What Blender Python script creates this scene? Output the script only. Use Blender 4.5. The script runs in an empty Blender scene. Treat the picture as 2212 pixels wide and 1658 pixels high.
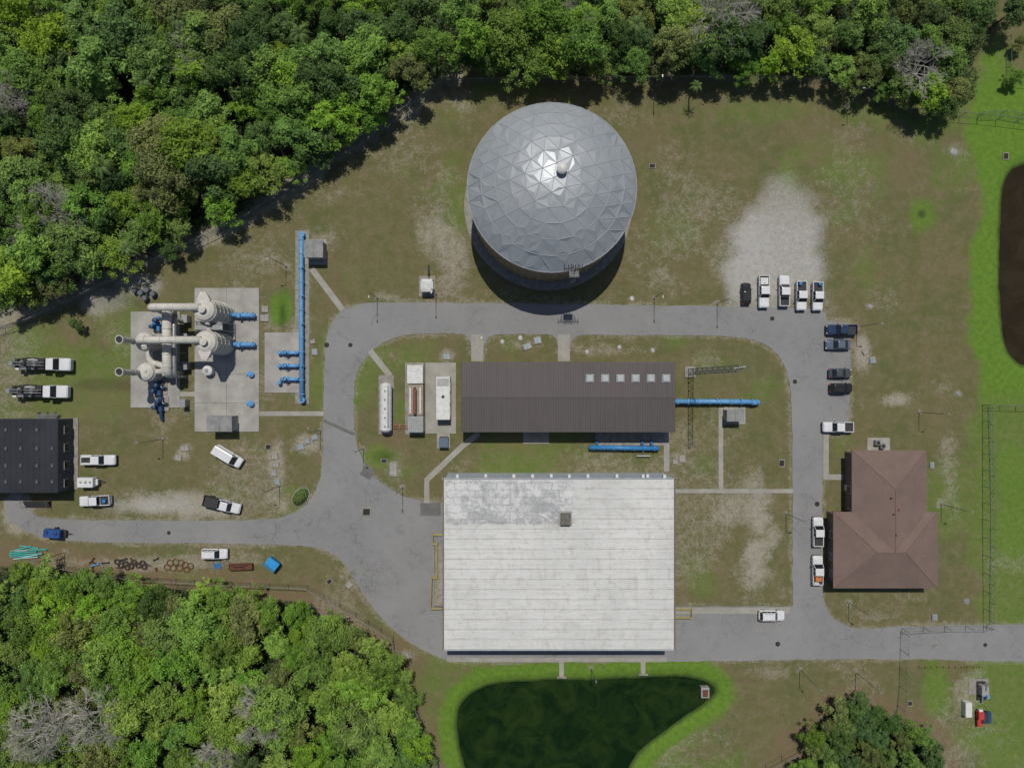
import bpy, math, random
import numpy as np
from mathutils import Vector
from mathutils.geometry import tessellate_polygon
random.seed(7); rng=np.random.default_rng(7)
SC=bpy.context.scene; COL=SC.collection
R=math.radians; PI=math.pi
S=0.085; H=125.0
def P(px,py,h=0.0):
    f=(H-h)/H
    return ((px-1106)*S*f,(829-py)*S*f)
# ------------------------------------------------------------------ nodes
class NT:
    def __init__(s,name):
        s.m=bpy.data.materials.new(name); s.m.use_nodes=True
        s.t=s.m.node_tree; s.b=s.t.nodes['Principled BSDF']; s.out=s.t.nodes['Material Output']
    def n(s,t,**k):
        x=s.t.nodes.new(t)
        for a,b in k.items(): setattr(x,a,b)
        return x
    def put(s,sock,v):
        if isinstance(v,bpy.types.NodeSocket): s.t.links.new(v,sock)
        elif isinstance(v,(tuple,list)): sock.default_value=tuple(v)+((1,) if len(v)==3 and len(sock.default_value)==4 else ())
        else: sock.default_value=v
    def co(s,kind='Object'):
        return s.n('ShaderNodeTexCoord').outputs[kind]
    def pos(s): return s.n('ShaderNodeNewGeometry').outputs['Position']
    def noise(s,vec,scale,detail=5,rough=.55,dist=0):
        x=s.n('ShaderNodeTexNoise'); s.put(x.inputs['Vector'],vec); x.inputs['Scale'].default_value=scale
        x.inputs['Detail'].default_value=detail; x.inputs['Roughness'].default_value=rough; x.inputs['Distortion'].default_value=dist
        return x.outputs[0]
    def vor(s,vec,scale,feature='F1',out='Distance'):
        x=s.n('ShaderNodeTexVoronoi',feature=feature); s.put(x.inputs['Vector'],vec); x.inputs['Scale'].default_value=scale
        return x.outputs[out]
    def mix(s,f,a,b,mode='MIX'):
        x=s.n('ShaderNodeMix',data_type='RGBA',blend_type=mode); s.put(x.inputs[0],f); s.put(x.inputs[6],a); s.put(x.inputs[7],b); return x.outputs[2]
    def ma(s,op,a,b=0.0,c=None):
        x=s.n('ShaderNodeMath',operation=op); s.put(x.inputs[0],a); s.put(x.inputs[1],b)
        if c is not None: s.put(x.inputs[2],c)
        return x.outputs[0]
    def mr(s,v,a,b,c=0.0,d=1.0):
        x=s.n('ShaderNodeMapRange'); s.put(x.inputs[0],v)
        for i,q in enumerate((a,b,c,d)): s.put(x.inputs[i+1],q)
        return x.outputs[0]
    def attr(s,name):
        x=s.n('ShaderNodeAttribute',attribute_name=name); y=s.n('ShaderNodeSeparateColor'); s.put(y.inputs[0],x.outputs['Color']); return y.outputs
    def bump(s,h,strength,dist=.1):
        x=s.n('ShaderNodeBump'); x.inputs['Strength'].default_value=strength; x.inputs['Distance'].default_value=dist
        s.put(x.inputs['Height'],h); s.put(s.b.inputs['Normal'],x.outputs[0])
    def fin(s,col,rough=.8,metal=0.0,spec=.3):
        s.put(s.b.inputs['Base Color'],col); s.put(s.b.inputs['Roughness'],rough); s.put(s.b.inputs['Metallic'],metal)
        s.b.inputs['Specular IOR Level'].default_value=spec
        return s.m
MATS={}
def mat(name,c1,c2=None,scale=1.5,rough=.7,metal=0.0,bump=0.0,spec=.3,lo=.35,hi=.65):
    if name in MATS: return MATS[name]
    t=NT(name); v=t.co()
    if c2 is None: c2=tuple(x*.8 for x in c1)
    f=t.noise(v,scale,8,.6); col=t.mix(t.mr(f,lo,hi),c2,c1)
    f2=t.noise(v,scale*9,4,.6); col=t.mix(t.mr(f2,.3,.7,0.0,.25),col,tuple(x*.6 for x in c1))
    if bump: t.bump(f2,bump,.03)
    MATS[name]=t.fin(col,rough,metal,spec); return MATS[name]
# ------------------------------------------------------------------ mesh builder
class MB:
    def __init__(s): s.v=[]; s.f=[]
    def add(s,vs,fs):
        n=len(s.v); s.v+=[tuple(v) for v in vs]; s.f+=[tuple(i+n for i in f) for f in fs]; return s
    def loft(s,rings,cap=True):
        k=len(rings[0]); vs=[p for r in rings for p in r]; fs=[]
        for a in range(len(rings)-1):
            for i in range(k):
                j=(i+1)%k; fs.append((a*k+i,a*k+j,(a+1)*k+j,(a+1)*k+i))
        if cap:
            fs.append(tuple(reversed(range(k)))); fs.append(tuple((len(rings)-1)*k+i for i in range(k)))
        return s.add(vs,fs)
    def box(s,x,y,z,sx,sy,sz,rz=0,c=0.0):
        ca,sa=math.cos(rz),math.sin(rz)
        def ring(i,zz):
            hx,hy=sx/2-i,sy/2-i
            if c>0: p=[(hx,hy-c),(hx-c,hy),(-hx+c,hy),(-hx,hy-c),(-hx,-hy+c),(-hx+c,-hy),(hx-c,-hy),(hx,-hy+c)][::1]
            else: p=[(hx,hy),(-hx,hy),(-hx,-hy),(hx,-hy)]
            return [(x+a*ca-b*sa,y+a*sa+b*ca,zz) for a,b in p]
        if c>0: return s.loft([ring(0,z),ring(0,z+sz-c),ring(c*.7,z+sz)])
        return s.loft([ring(0,z),ring(0,z+sz)])
    def tube(s,p,q,r1,r2=None,n=8,cap=True):
        if r2 is None: r2=r1
        p=Vector(p); q=Vector(q); d=(q-p)
        if d.length<1e-6: return s
        d.normalize(); u=d.cross(Vector((0,0,1)))
        if u.length<.01: u=Vector((1,0,0))
        u.normalize(); w=d.cross(u)
        def ring(c,r): return [tuple(c+(u*math.cos(2*PI*i/n)+w*math.sin(2*PI*i/n))*r) for i in range(n)]
        return s.loft([ring(p,r1),ring(q,r2)],cap)
    def path(s,pts,r,n=10):
        pts=[Vector(p) for p in pts]; rings=[]; u0=None
        for i,c in enumerate(pts):
            d=(pts[min(i+1,len(pts)-1)]-pts[max(i-1,0)]).normalized()
            if u0 is None:
                u0=d.cross(Vector((0,0,1)))
                if u0.length<.01: u0=Vector((1,0,0))
            u=(u0-d*u0.dot(d)).normalized(); u0=u; w=d.cross(u)
            rings.append([tuple(c+(u*math.cos(2*PI*k/n)+w*math.sin(2*PI*k/n))*r) for k in range(n)])
        return s.loft(rings)
    def lathe(s,prof,cx=0,cy=0,n=24,cap=True):
        return s.loft([[(cx+r*math.cos(2*PI*i/n),cy+r*math.sin(2*PI*i/n),z) for i in range(n)] for r,z in prof],cap)
    def torus(s,cx,cy,cz,Rr,r,n=20,m=6):
        vs=[];fs=[]
        for i in range(n):
            a=2*PI*i/n
            for j in range(m):
                b=2*PI*j/m; vs.append((cx+(Rr+r*math.cos(b))*math.cos(a),cy+(Rr+r*math.cos(b))*math.sin(a),cz+r*math.sin(b)))
        for i in range(n):
            for j in range(m): fs.append((i*m+j,((i+1)%n)*m+j,((i+1)%n)*m+(j+1)%m,i*m+(j+1)%m))
        return s.add(vs,fs)
    def prism(s,poly,z0,z1):
        a=sum(poly[i][0]*poly[(i+1)%len(poly)][1]-poly[(i+1)%len(poly)][0]*poly[i][1] for i in range(len(poly)))
        if a<0: poly=poly[::-1]
        return s.loft([[(x,y,z0) for x,y in poly],[(x,y,z1) for x,y in poly]])
    def build(s,name,m,parent=None,smooth=False,label=None,z=None):
        me=bpy.data.meshes.new(name); me.from_pydata(s.v,[],s.f); me.materials.append(m)
        if smooth: me.polygons.foreach_set('use_smooth',[True]*len(me.polygons))
        o=bpy.data.objects.new(name,me); COL.objects.link(o)
        if parent: o.parent=parent
        if label: o['label']=label
        return o
def tag(o,label,cat,group=None):
    o['label']=label; o['category']=cat
    if group: o['group']=group
    return o
class Th:
    def __init__(s,name,label,cat,px,py,rz=0,group=None,h=0,z=0):
        s.x,s.y=P(px,py,h); s.o=bpy.data.objects.new(name,None); s.o.empty_display_size=.3; COL.objects.link(s.o)
        s.o.location=(s.x,s.y,z); s.o.rotation_euler=(0,0,rz); tag(s.o,label,cat,group)
    def L(s,px,py,h=0,z=None):
        x,y=P(px,py,h); r=(x-s.x,y-s.y)
        return r if z is None else (r[0],r[1],z)
    def part(s,name,mb,m,parent=None,smooth=False,label=None):
        return mb.build(name,m,parent or s.o,smooth,label)
def struct(name,mb,m):
    o=mb.build(name,m); o['kind']='structure'; return o
def dup(root,loc,rz=0,label=None,group=None,scale=None):
    r=root.copy(); COL.objects.link(r); r.location=loc; r.rotation_euler=(0,0,rz)
    if label: r['label']=label
    if group: r['group']=group
    if scale: r.scale=(scale,)*3
    for ch in list(root.children):
        c=ch.copy(); COL.objects.link(c); c.parent=r
        for g in list(ch.children):
            d=g.copy(); COL.objects.link(d); d.parent=c
    return r
def chaikin(p,it=2,closed=True):
    for _ in range(it):
        q=[]; n=len(p)
        for i in range(n if closed else n-1):
            a,b=p[i],p[(i+1)%n]
            q+=[(a[0]*.75+b[0]*.25,a[1]*.75+b[1]*.25),(a[0]*.25+b[0]*.75,a[1]*.25+b[1]*.75)]
        if not closed: q=[p[0]]+q+[p[-1]]
        p=q
    return p
# ------------------------------------------------------------------ numpy fields
def vnoise(X,Y,scale,seed):
    r=np.random.default_rng(seed); T=r.random((256,256))
    x=X/scale+1000; y=Y/scale+1000; xi=np.floor(x).astype(int); yi=np.floor(y).astype(int); fx=x-xi; fy=y-yi
    fx=fx*fx*(3-2*fx); fy=fy*fy*(3-2*fy)
    g=lambda a,b:T[a%256,b%256]
    return (g(xi,yi)*(1-fx)+g(xi+1,yi)*fx)*(1-fy)+(g(xi,yi+1)*(1-fx)+g(xi+1,yi+1)*fx)*fy
def fbm(X,Y,scale,seed,o=4):
    t=0;a=.5;w=0
    for i in range(o): t=t+a*vnoise(X,Y,scale/2**i,seed+i); w+=a; a*=.55
    return t/w
def sdist(poly,X,Y):
    d=np.full(X.shape,1e9); ins=np.zeros(X.shape,bool); n=len(poly)
    for i in range(n):
        ax,ay=poly[i]; bx,by=poly[(i+1)%n]; ex,ey=bx-ax,by-ay
        t=np.clip(((X-ax)*ex+(Y-ay)*ey)/(ex*ex+ey*ey+1e-9),0,1)
        d=np.minimum(d,np.hypot(X-ax-t*ex,Y-ay-t*ey))
        c=((ay>Y)!=(by>Y))&(X<(ex)*(Y-ay)/(ey if abs(ey)>1e-9 else 1e-9)+ax); ins^=c
    return np.where(ins,d,-d)
def sst(x,a,b):
    t=np.clip((x-a)/(b-a),0,1); return t*t*(3-2*t)
# ------------------------------------------------------------------ outlines (photo points on the ground)
ROAD=[(8,1076),(8,1076),(62,1076),(62,1076),(66,1112),(110,1123),(400,1124),(560,1123),(620,1116),(665,1090),(690,1045),(697,1000),(698,890),(702,745),(712,700),(740,668),(785,654),(830,653),(1100,655),(1570,662),(1780,664),(1786,692),(1786,692),(1838,697),(1838,697),(1833,936),(1833,936),(1777,938),(1777,938),(1776,1170),(1775,1280),(1788,1325),(1820,1350),(1865,1358),(1960,1351),(2230,1346),(2600,1340),(2600,1440),(2230,1430),(1940,1420),(1440,1429),(1000,1430),(950,1422),(870,1380),(810,1320),(760,1245),(735,1203),(690,1181),(600,1174),(300,1172),(110,1168),(60,1150),(12,1118)]
ISL=[(763,900),(765,850),(768,810),(790,770),(830,735),(880,722),(985,719),(1008,724),(1018,745),(1019,768),(1044,768),(1046,745),(1054,727),(1080,721),(1185,721),(1200,728),(1205,745),(1206,768),(1231,768),(1232,745),(1240,728),(1262,722),(1580,725),(1640,735),(1688,770),(1706,820),(1712,900),(1712,1308),(1712,1308),(1440,1309),(1300,1309),(1300,1088),(950,1088),(880,1076),(830,1050),(790,1010),(770,960)]
POND=[(985,1545),(1005,1505),(1050,1480),(1150,1472),(1300,1472),(1440,1463),(1520,1468),(1550,1488),(1535,1515),(1470,1553),(1405,1600),(1365,1640),(1345,1700),(1330,1800),(1060,1800),(1020,1700),(995,1620)]
POND2=[(2290,350),(2212,352),(2178,370),(2166,440),(2163,600),(2168,715),(2188,768),(2225,795),(2300,800)]
F_TOP=[(-70,-60),(2160,-60),(2165,60),(2115,150),(2115,215),(2050,255),(1920,215),(1800,180),(1500,168),(1320,172),(1100,170),(960,175),(875,228),(800,282),(700,345),(570,438),(500,485),(400,528),(300,572),(200,615),(60,678),(-70,712)]
F_BOT=[(-70,1218),(60,1206),(200,1232),(300,1250),(480,1264),(640,1290),(745,1332),(820,1375),(870,1430),(905,1520),(940,1640),(952,1720),(-70,1720)]
F_BR=[(1790,1525),(1850,1505),(1930,1535),(2010,1570),(2050,1640),(2050,1720),(1715,1720),(1735,1600)]
W=lambda poly:[P(*p) for p in poly]
COVERS=[ # px,py,w,h(px),rot,kind,label
(1409,359,15,11,0,'grate','dark drain grate in concrete collar east of the domed tank'),
(792,1105,20,18,0,'grate','square storm grate in the asphalt yard west of the white roof'),
(712,1255,13,11,40,'grate','small dark grate in the grass south of the entrance bend'),
(755,1262,15,12,40,'slab','tilted concrete cover in dry grass beside the dark grate'),
(1688,1000,13,17,0,'grate','upright concrete box with dark grate by the east drive'),
(850,1013,17,32,0,'slab','long concrete vault slab in grass below the generators'),
(965,770,17,14,0,'hatch','blue grey hatch just above the generator pad'),
(1161,735,17,16,10,'hatch','blue grey hatch in the north verge, nearest the road'),
(1139,748,19,14,20,'hatch','blue grey hatch with stones on the verge, left of its neighbour'),
(1124,730,10,9,0,'round','round concrete cover next to the verge hatches'),
(680,760,13,14,0,'hatch','blue grey hatch between the long blue pipe and the road'),
(676,738,11,9,10,'slab','small concrete cover beside the long blue pipe'),
(573,668,15,14,0,'slab','concrete box at the top of the pair by the green puddle'),
(572,687,20,15,0,'slab','wider concrete box under its twin by the green puddle'),
(400,968,18,12,5,'slab','pale concrete cover at the top of the yard cluster'),
(386,988,15,13,-10,'slab','pale concrete cover at the left of the yard cluster'),
(650,965,16,13,15,'hatch','blue grey hatch at the lower left of the bend cluster'),
(664,953,12,11,15,'hatch','small blue grey hatch in the middle of the bend cluster'),
(680,944,15,12,15,'hatch','blue grey hatch at the upper right of the bend cluster'),
(580,965,13,13,0,'grate','dark grate at the head of the line of yard boxes'),
(594,985,14,14,5,'slab','first concrete box below the dark yard grate'),
(597,1003,13,12,-5,'slab','second concrete box below the dark yard grate'),
(592,1021,12,14,5,'slab','third concrete box below the dark yard grate'),
(599,1040,13,13,0,'hatch','grey hatch at the foot of the line of yard boxes'),
(1473,990,14,16,0,'slab','tall concrete box right of the lower blue pipe'),
(1458,997,12,10,0,'slab','low concrete cover left of the tall concrete box'),
(2172,338,12,16,0,'grate','drain box by the brown pond bank'),
(2060,328,14,13,45,'round','round concrete cover near the north east corner'),
(1965,1518,10,12,0,'grate','dark grate beside the thicket south of the entrance'),
(2088,1298,10,10,0,'round','round cover in grass inside the east fence'),
(2018,1332,12,14,0,'hatch','grey hatch below the house with the hip roof'),
(1884,778,13,14,10,'hatch','blue grey hatch east of the parked cars'),
(1868,760,12,12,30,'slab','concrete cover among stones east of the parked cars'),
(2012,1004,10,14,0,'hatch','grey hatch against the east side of the hip roof house'),
(706,745,9,9,0,'manhole','manhole cover at the left edge of the ring road'),
(757,745,8,8,0,'manhole','manhole cover inside the north west bend'),
(1668,688,8,8,0,'manhole','manhole cover in front of the parked pickups'),
(1765,1088,9,9,0,'manhole','manhole cover on the east drive'),
(1680,1390,9,9,0,'manhole','manhole cover on the southern drive'),
(1717,824,8,8,0,'manhole','manhole cover on the inner edge of the east drive'),
(2020,1392,13,11,0,'round','pale patched cover on the entrance road'),
(1085,738,9,9,0,'round','round valve box on the verge left of the hatches'),
(1268,760,9,9,0,'round','round valve box west of the verge stones'),
(1338,750,9,9,0,'round','round valve box among the verge stones'),
(1410,757,9,9,0,'round','round valve box at the east end of the verge'),
(1365,645,10,10,0,'round','round base south east of the domed tank'),
(1880,662,9,9,0,'round','round valve cover above the parked cars'),
(2070,850,8,8,0,'round','round cover north of the east fence corner'),
(830,995,14,9,0,'grate','rusty drain grate in the damp green hollow'),
(878,1415,12,10,20,'slab','concrete cover by the fence below the south west bend'),
(1630,1072,7,7,0,'round','tiny round cover under the east footpath'),
(1040,730,8,8,0,'round','round valve box by the left driveway'),
(365,1150,7,7,0,'manhole','manhole cover on the west spur road'),
(2128,1392,7,7,0,'manhole','manhole cover outside the gate'),
]
LAMPS=[ # base px, arm angle, label
(815,643,-90,'street lamp at the north west bend of the ring road'),
(942,634,-90,'street lamp beside the white control cabinet'),
(1413,643,-90,'street lamp right of the domed tank on the north road'),
(1549,655,-90,'street lamp at the left edge of the gravel lot'),
(618,575,180,'street lamp left of the top end of the long blue pipe'),
(352,948,180,'street lamp in the west yard below the pump pads'),
(604,1048,180,'street lamp above the round green bush'),
(870,1052,-90,'street lamp at the left end of the white roof'),
(1830,228,180,'street lamp near the trees in the north east field'),
(1412,212,90,'street lamp behind the domed tank by the north fence'),
(1850,706,0,'street lamp beside the dark blue pickup'),
(1985,890,0,'street lamp north of the hip roof house'),
(1698,1108,0,'street lamp inside the east drive'),
(1833,1300,-30,'street lamp below the hip roof house'),
(1727,1445,-40,'left street lamp of the pair south of the drive'),
(1848,1450,-40,'right street lamp of the pair south of the drive'),
(1277,1442,90,'street lamp on the green bank of the south pond'),
(692,928,90,'street lamp left of the west bend by the footpath'),
(140,1192,180,'street lamp among the stored pipes'),
(2033,1088,0,'street lamp beside the east wall of the hip roof house'),
(785,968,0,'street lamp inside the west bend'),
]
SAND=[(960,560,70,110,.72),(965,420,80,100,.48),(870,330,100,80,.42),(700,520,70,50,.6),(590,560,60,60,.55),(1440,600,70,50,.6),(1560,560,70,70,.5),(1630,1190,52,150,.95),(1570,1110,70,60,.7),(1500,1110,50,50,.4),(1500,1200,40,60,.3),(2050,1000,38,150,.58),(1935,865,50,22,.9),(1345,755,110,18,.55),(1120,745,60,18,.55),(1660,1450,70,30,.55),(1000,230,50,60,.55),(400,1090,190,42,.9),(260,1215,230,22,.65),(595,1000,20,55,.75),(395,980,24,26,.9),(664,955,38,24,.75),(850,1010,18,30,.65),(2105,1490,45,70,.6),(1865,765,22,45,.85),(1900,1330,70,20,.45),(760,1240,60,30,.5),(651,680,28,200,.7),(1690,1280,25,40,.65),(30,1100,40,50,.8),(1470,992,26,22,.65),(1230,250,300,40,.35),(1460,330,70,90,.35),(1830,400,100,160,.34),(1200,640,260,30,.3),(1890,985,40,30,.4),(520,640,60,50,.45),(1900,640,60,40,.4),(1330,1440,200,12,.3),(1520,780,60,30,.4),(1560,930,60,60,.35),(830,640,40,14,.6),(1000,1000,120,30,.3),(2070,330,40,30,.5),(500,1210,160,25,.5),(1480,1000,35,16,.45),(900,1410,40,25,.5),(830,770,60,20,.35),(140,940,50,60,.4),(1870,1500,40,60,.35),(720,420,120,40,.42),(560,580,60,30,.45),(1580,450,60,90,.4),(1960,300,90,50,.35),(1960,1290,80,30,.4),(500,950,60,60,.3)]
GREEN=[(608,668,28,46,1),(1990,460,34,46,.75),(2030,1500,45,80,.7),(825,990,50,30,.7),(2150,160,60,110,.95),(2160,300,50,60,.8),(90,760,60,40,.35),(230,690,60,30,.35),(2180,1480,60,90,.5),(2140,1600,130,70,.65),(1500,1600,90,40,.5),(2190,1100,60,240,.75),(470,1060,60,20,.3),(1520,1260,60,40,.45),(1450,500,120,60,.35),(1500,1230,50,60,.4),(640,1060,40,20,.45),(860,1020,60,30,.4),(1700,240,300,40,.4),(900,750,60,20,.35),(1560,790,90,30,.35),(60,820,60,90,.3)]
MULCH=[(1735,1600,60,50,.9),(1680,1650,50,30,.6),(900,1490,40,100,.75),(880,1400,50,40,.5),(760,1290,70,30,.5),(840,170,60,30,.5),(1960,850,120,90,.25),(220,860,120,55,.6),(60,690,60,25,.6),(1480,770,60,30,.3),(1840,1510,80,50,.5),(450,1010,160,70,.35),(170,880,90,50,.5),(100,1000,160,60,.3),(1850,1120,60,120,.2)]
# ------------------------------------------------------------------ ground
def axis(a,b,st,far):
    inner=np.arange(a,b+st/2,st); o=np.array([2,5,10,20,40,80,160,320,640.])
    o=o[o<far]
    return np.concatenate([(a-o)[::-1],inner,b+o])
xs=axis(-101,101,.32,900); ys=axis(-77,77,.32,900)
X,Y=np.meshgrid(xs,ys); nx,ny=len(xs),len(ys)
def blob(lst,seed):
    m=np.zeros(X.shape); nz=fbm(X,Y,7,seed,5)
    for px,py,rx,ry,a in lst:
        if a==0: continue
        cx,cy=P(px,py); d=np.hypot((X-cx)/(rx*S),(Y-cy)/(ry*S))
        m=np.maximum(m,a*sst(1.45-d+(nz-.5)*1.9,0,1.35))
    return m
d1=sdist(chaikin(W(POND)),X,Y); d2=sdist(chaikin(W(POND2)),X,Y); wob=(fbm(X,Y,4,50)-.5)*1.2
dp=np.maximum(d1,d2)+wob*.7
Z=-np.clip((dp+1.6)*.33,0,1.7)
road=np.maximum(sdist(chaikin(W(ROAD)),X,Y),-1e3); isl=sdist(chaikin(W(ISL)),X,Y)
onroad=np.where(isl>0,-isl,road)
COVB=[(c[0],c[1],max(c[2],c[3])*.65+4,max(c[2],c[3])*.65+4,.7) for c in COVERS if c[5] not in('manhole','','grate')]+[(l[0],l[1],10,10,.65) for l in LAMPS]
sand=blob(SAND,11)
sand=np.maximum(sand,.5*sst(1.3-np.abs(onroad)+(fbm(X,Y,5,61)-.5)*1.8,0,1.2))
sand=np.maximum(sand,.46*sst(fbm(X,Y,16,71,6),.42,.72))
green=blob(GREEN,21)
xr=(X/S+1106); yr=829-Y/S
green=np.maximum(green,sst(xr+(fbm(X,Y,8,31)-.5)*80,2080,2120)*(sst(yr,120,200)*(1-sst(yr,800,900))*1.0+.6*sst(yr,800,900)))
green=np.maximum(green,np.where(d1<0,sst(d1+wob*2,-5.4,-2.2),1)*(1.0))
green=np.maximum(green,sst(yr+(fbm(X,Y,5,33)-.5)*30,1426,1440)*(1-sst(yr,1480,1520))*sst(xr,990,1040)*(1-sst(xr,1520,1590))*.95)
green=np.maximum(green,.5*sst(fbm(X,Y,20,81,5),.48,.70))
mul=blob(MULCH,41)
ft=np.maximum(np.maximum(sdist(W(F_TOP),X,Y),sdist(W(F_BOT),X,Y)),sdist(W(F_BR),X,Y))
mul=np.maximum(mul,.75*sst(ft+(fbm(X,Y,6,43)-.5)*6,-4.5,-1)*(yr>1150))
mul=np.maximum(mul,.55*sst(fbm(X,Y,11,47,6),.52,.80))
sand*=(1-.85*sst(green,.5,.95)); mul*=(1-.9*sst(green,.4,.85))
sand=np.maximum(sand,blob(COVB,13))
sand=np.maximum(sand,.72*sst(ft+(fbm(X,Y,6,46)-.5)*4,-3.6,-1.0)*(yr<1150)*(xr<1000))
LOT=[(1580,664),(1568,620),(1575,560),(1600,500),(1640,440),(1668,400),(1700,395),(1740,430),(1770,480),(1783,560),(1786,640),(1787,666)]
gl=sdist(chaikin(W(LOT)),X,Y); grav=sst(gl+(fbm(X,Y,8,51,7)-.5)*9,-3.4,2.4)*(.55+.45*sst(yr,370,520))*(.8+.4*fbm(X,Y,10,58,5))
grav=np.maximum(grav,.9*blob([(330,1092,130,30,1),(470,1095,60,20,.8),(40,1095,30,30,.8),(230,650,70,30,.7),(300,610,60,40,.8),(651,690,20,190,.6)],53))
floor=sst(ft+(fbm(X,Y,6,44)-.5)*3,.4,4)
damp=blob([(610,670,14,38,1),(830,985,30,16,.6),(1990,462,9,9,.9),(1290,1470,300,10,.3),(230,830,100,12,.4),(260,650,90,25,.5)],57)
damp=np.maximum(damp,sst(dp,-1.0,-.1))
co=np.stack([X,Y,Z],-1).reshape(-1,3)
me=bpy.data.meshes.new('ground'); me.vertices.add(nx*ny); me.vertices.foreach_set('co',co.ravel())
I=(np.arange(ny-1)[:,None]*nx+np.arange(nx-1)[None,:]).ravel(); F=np.stack([I,I+1,I+nx+1,I+nx],1)
me.loops.add(F.size); me.loops.foreach_set('vertex_index',F.ravel().astype(np.int32)); me.polygons.add(len(F)); me.polygons.foreach_set('loop_start',np.arange(0,F.size,4,dtype=np.int32))
me.update(calc_edges=True)
def setattr_(me,name,a,b,c):
    at=me.color_attributes.new(name,'FLOAT_COLOR','POINT'); q=np.stack([a,b,c,np.ones_like(a)],-1).reshape(-1).astype(np.float32); at.data.foreach_set('color',q)
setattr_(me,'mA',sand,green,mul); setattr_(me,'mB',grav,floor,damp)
t=NT('grass_ground'); v=t.pos(); A=t.attr('mA'); B=t.attr('mB')
n1=t.noise(v,.12,6,.6); n2=t.noise(v,1.1,8,.7); n3=t.noise(v,6,6,.75); n4=t.noise(v,.4,9,.7)
c=t.mix(t.mr(n1,.38,.62),(.150,.130,.062),(.112,.122,.046))
c=t.mix(t.mr(n4,.42,.66,0.0,.65),c,(.205,.168,.105))
c=t.mix(t.mr(n2,.45,.75,0.0,.6),c,(.080,.094,.030))
c=t.mix(t.mr(n3,.45,.75,0.0,.6),c,(.064,.066,.032))
g=t.mix(t.mr(n2,.35,.7),(.130,.230,.030),(.078,.145,.022)); g=t.mix(t.mr(n3,.5,.8,0.0,.5),g,(.04,.075,.015))
gm=t.mr(t.ma('ADD',A[1],t.mr(n2,.3,.7,-.22,.22)),.2,.9); c=t.mix(gm,c,g)
mc=t.mix(t.mr(n3,.35,.65),(.215,.152,.098),(.125,.090,.055)); c=t.mix(t.mr(t.ma('ADD',A[2],t.mr(n2,.3,.7,-.3,.3)),.25,.9,0.0,.8),c,mc)
sd=t.mix(t.mr(n3,.35,.65),(.38,.355,.30),(.25,.225,.178))
n5=t.noise(v,2.6,10,.82); n6=t.noise(v,.8,10,.78)
sm=t.mr(t.ma('ADD',t.ma('ADD',A[0],t.mr(n5,.3,.7,-.44,.34)),t.mr(n6,.3,.7,-.28,.28)),.26,.85,0.0,.9); c=t.mix(sm,c,sd)
gr=t.mix(t.mr(n2,.3,.7),(.42,.41,.39),(.30,.29,.27)); gr=t.mix(t.mr(n3,.5,.75,0.0,.5),gr,(.20,.195,.18))
c=t.mix(t.mr(t.ma('ADD',B[0],t.mr(n5,.3,.7,-.38,.25)),.1,.95),c,gr)
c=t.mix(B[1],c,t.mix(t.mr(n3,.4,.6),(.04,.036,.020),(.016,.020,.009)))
c=t.mix(t.ma('MULTIPLY',B[2],.75),c,(.022,.026,.015))
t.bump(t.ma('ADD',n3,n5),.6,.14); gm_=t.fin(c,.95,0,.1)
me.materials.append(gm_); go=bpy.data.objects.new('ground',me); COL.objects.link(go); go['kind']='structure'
# water
def water(name,c1,c2,x0,x1,y0,y1):
    t=NT(name); v=t.pos(); n=t.noise(v,.22,8,.65,.8); n2=t.noise(v,3,4,.6)
    c=t.mix(t.mr(n,.4,.66),c1,c2); t.bump(n2,.08,.05); m=t.fin(c,.15,0,.08)
    a=P(x0,y0); b=P(x1,y1); mb=MB(); mb.add([(a[0],b[1],-.5),(b[0],b[1],-.5),(b[0],a[1],-.5),(a[0],a[1],-.5)],[(0,1,2,3)]); struct('pond_water',mb,m)
water('green_pond',(.005,.016,.005),(.018,.036,.008),960,1575,1440,1830); water('brown_pond',(.022,.017,.010),(.034,.027,.016),2140,2310,330,820)
# roads
t=NT('asphalt'); v=t.pos(); a1=t.noise(v,.09,5,.6); a2=t.noise(v,.7,8,.7); a3=t.noise(v,9,4,.7)
c=t.mix(t.mr(a1,.35,.65),(.232,.232,.230),(.188,.188,.188)); c=t.mix(t.mr(a2,.4,.7,0.0,.45),c,(.262,.257,.248)); c=t.mix(t.mr(a3,.4,.7,0.0,.3),c,(.135,.134,.132))
w=t.n('ShaderNodeVectorMath',operation='MULTIPLY_ADD'); 
nn=t.n('ShaderNodeTexNoise'); t.put(nn.inputs['Vector'],v); nn.inputs['Scale'].default_value=.8
t.put(w.inputs[0],nn.outputs['Color']); w.inputs[1].default_value=(3,3,3); t.put(w.inputs[2],v)
cr=t.vor(w.outputs[0],.11,'DISTANCE_TO_EDGE'); crm=t.ma('MULTIPLY',t.mr(cr,.0,.012,1.0,0.0),t.mr(a1,.45,.6)); c=t.mix(t.ma('MULTIPLY',crm,.5),c,(.07,.068,.065))
st=t.noise(v,.35,3,.5,1.5); c=t.mix(t.mr(st,.60,.74,0.0,.35),c,(.12,.12,.12))
t.bump(a3,.15,.02); ASPH=t.fin(c,.9,0,.2)
def holed(outer,inner,z,name,m):
    o=[Vector((x,y,0)) for x,y in outer]; i=[Vector((x,y,0)) for x,y in inner]
    fs=tessellate_polygon([o,i]); pts=[(p.x,p.y,z) for p in o+i]; mb=MB()
    out=[]
    for f in fs:
        a,b,c=[pts[k] for k in f]
        cr=(b[0]-a[0])*(c[1]-a[1])-(b[1]-a[1])*(c[0]-a[0]); out.append(tuple(f) if cr>0 else tuple(reversed(f)))
    mb.add(pts,out); return struct(name,mb,m)
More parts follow.
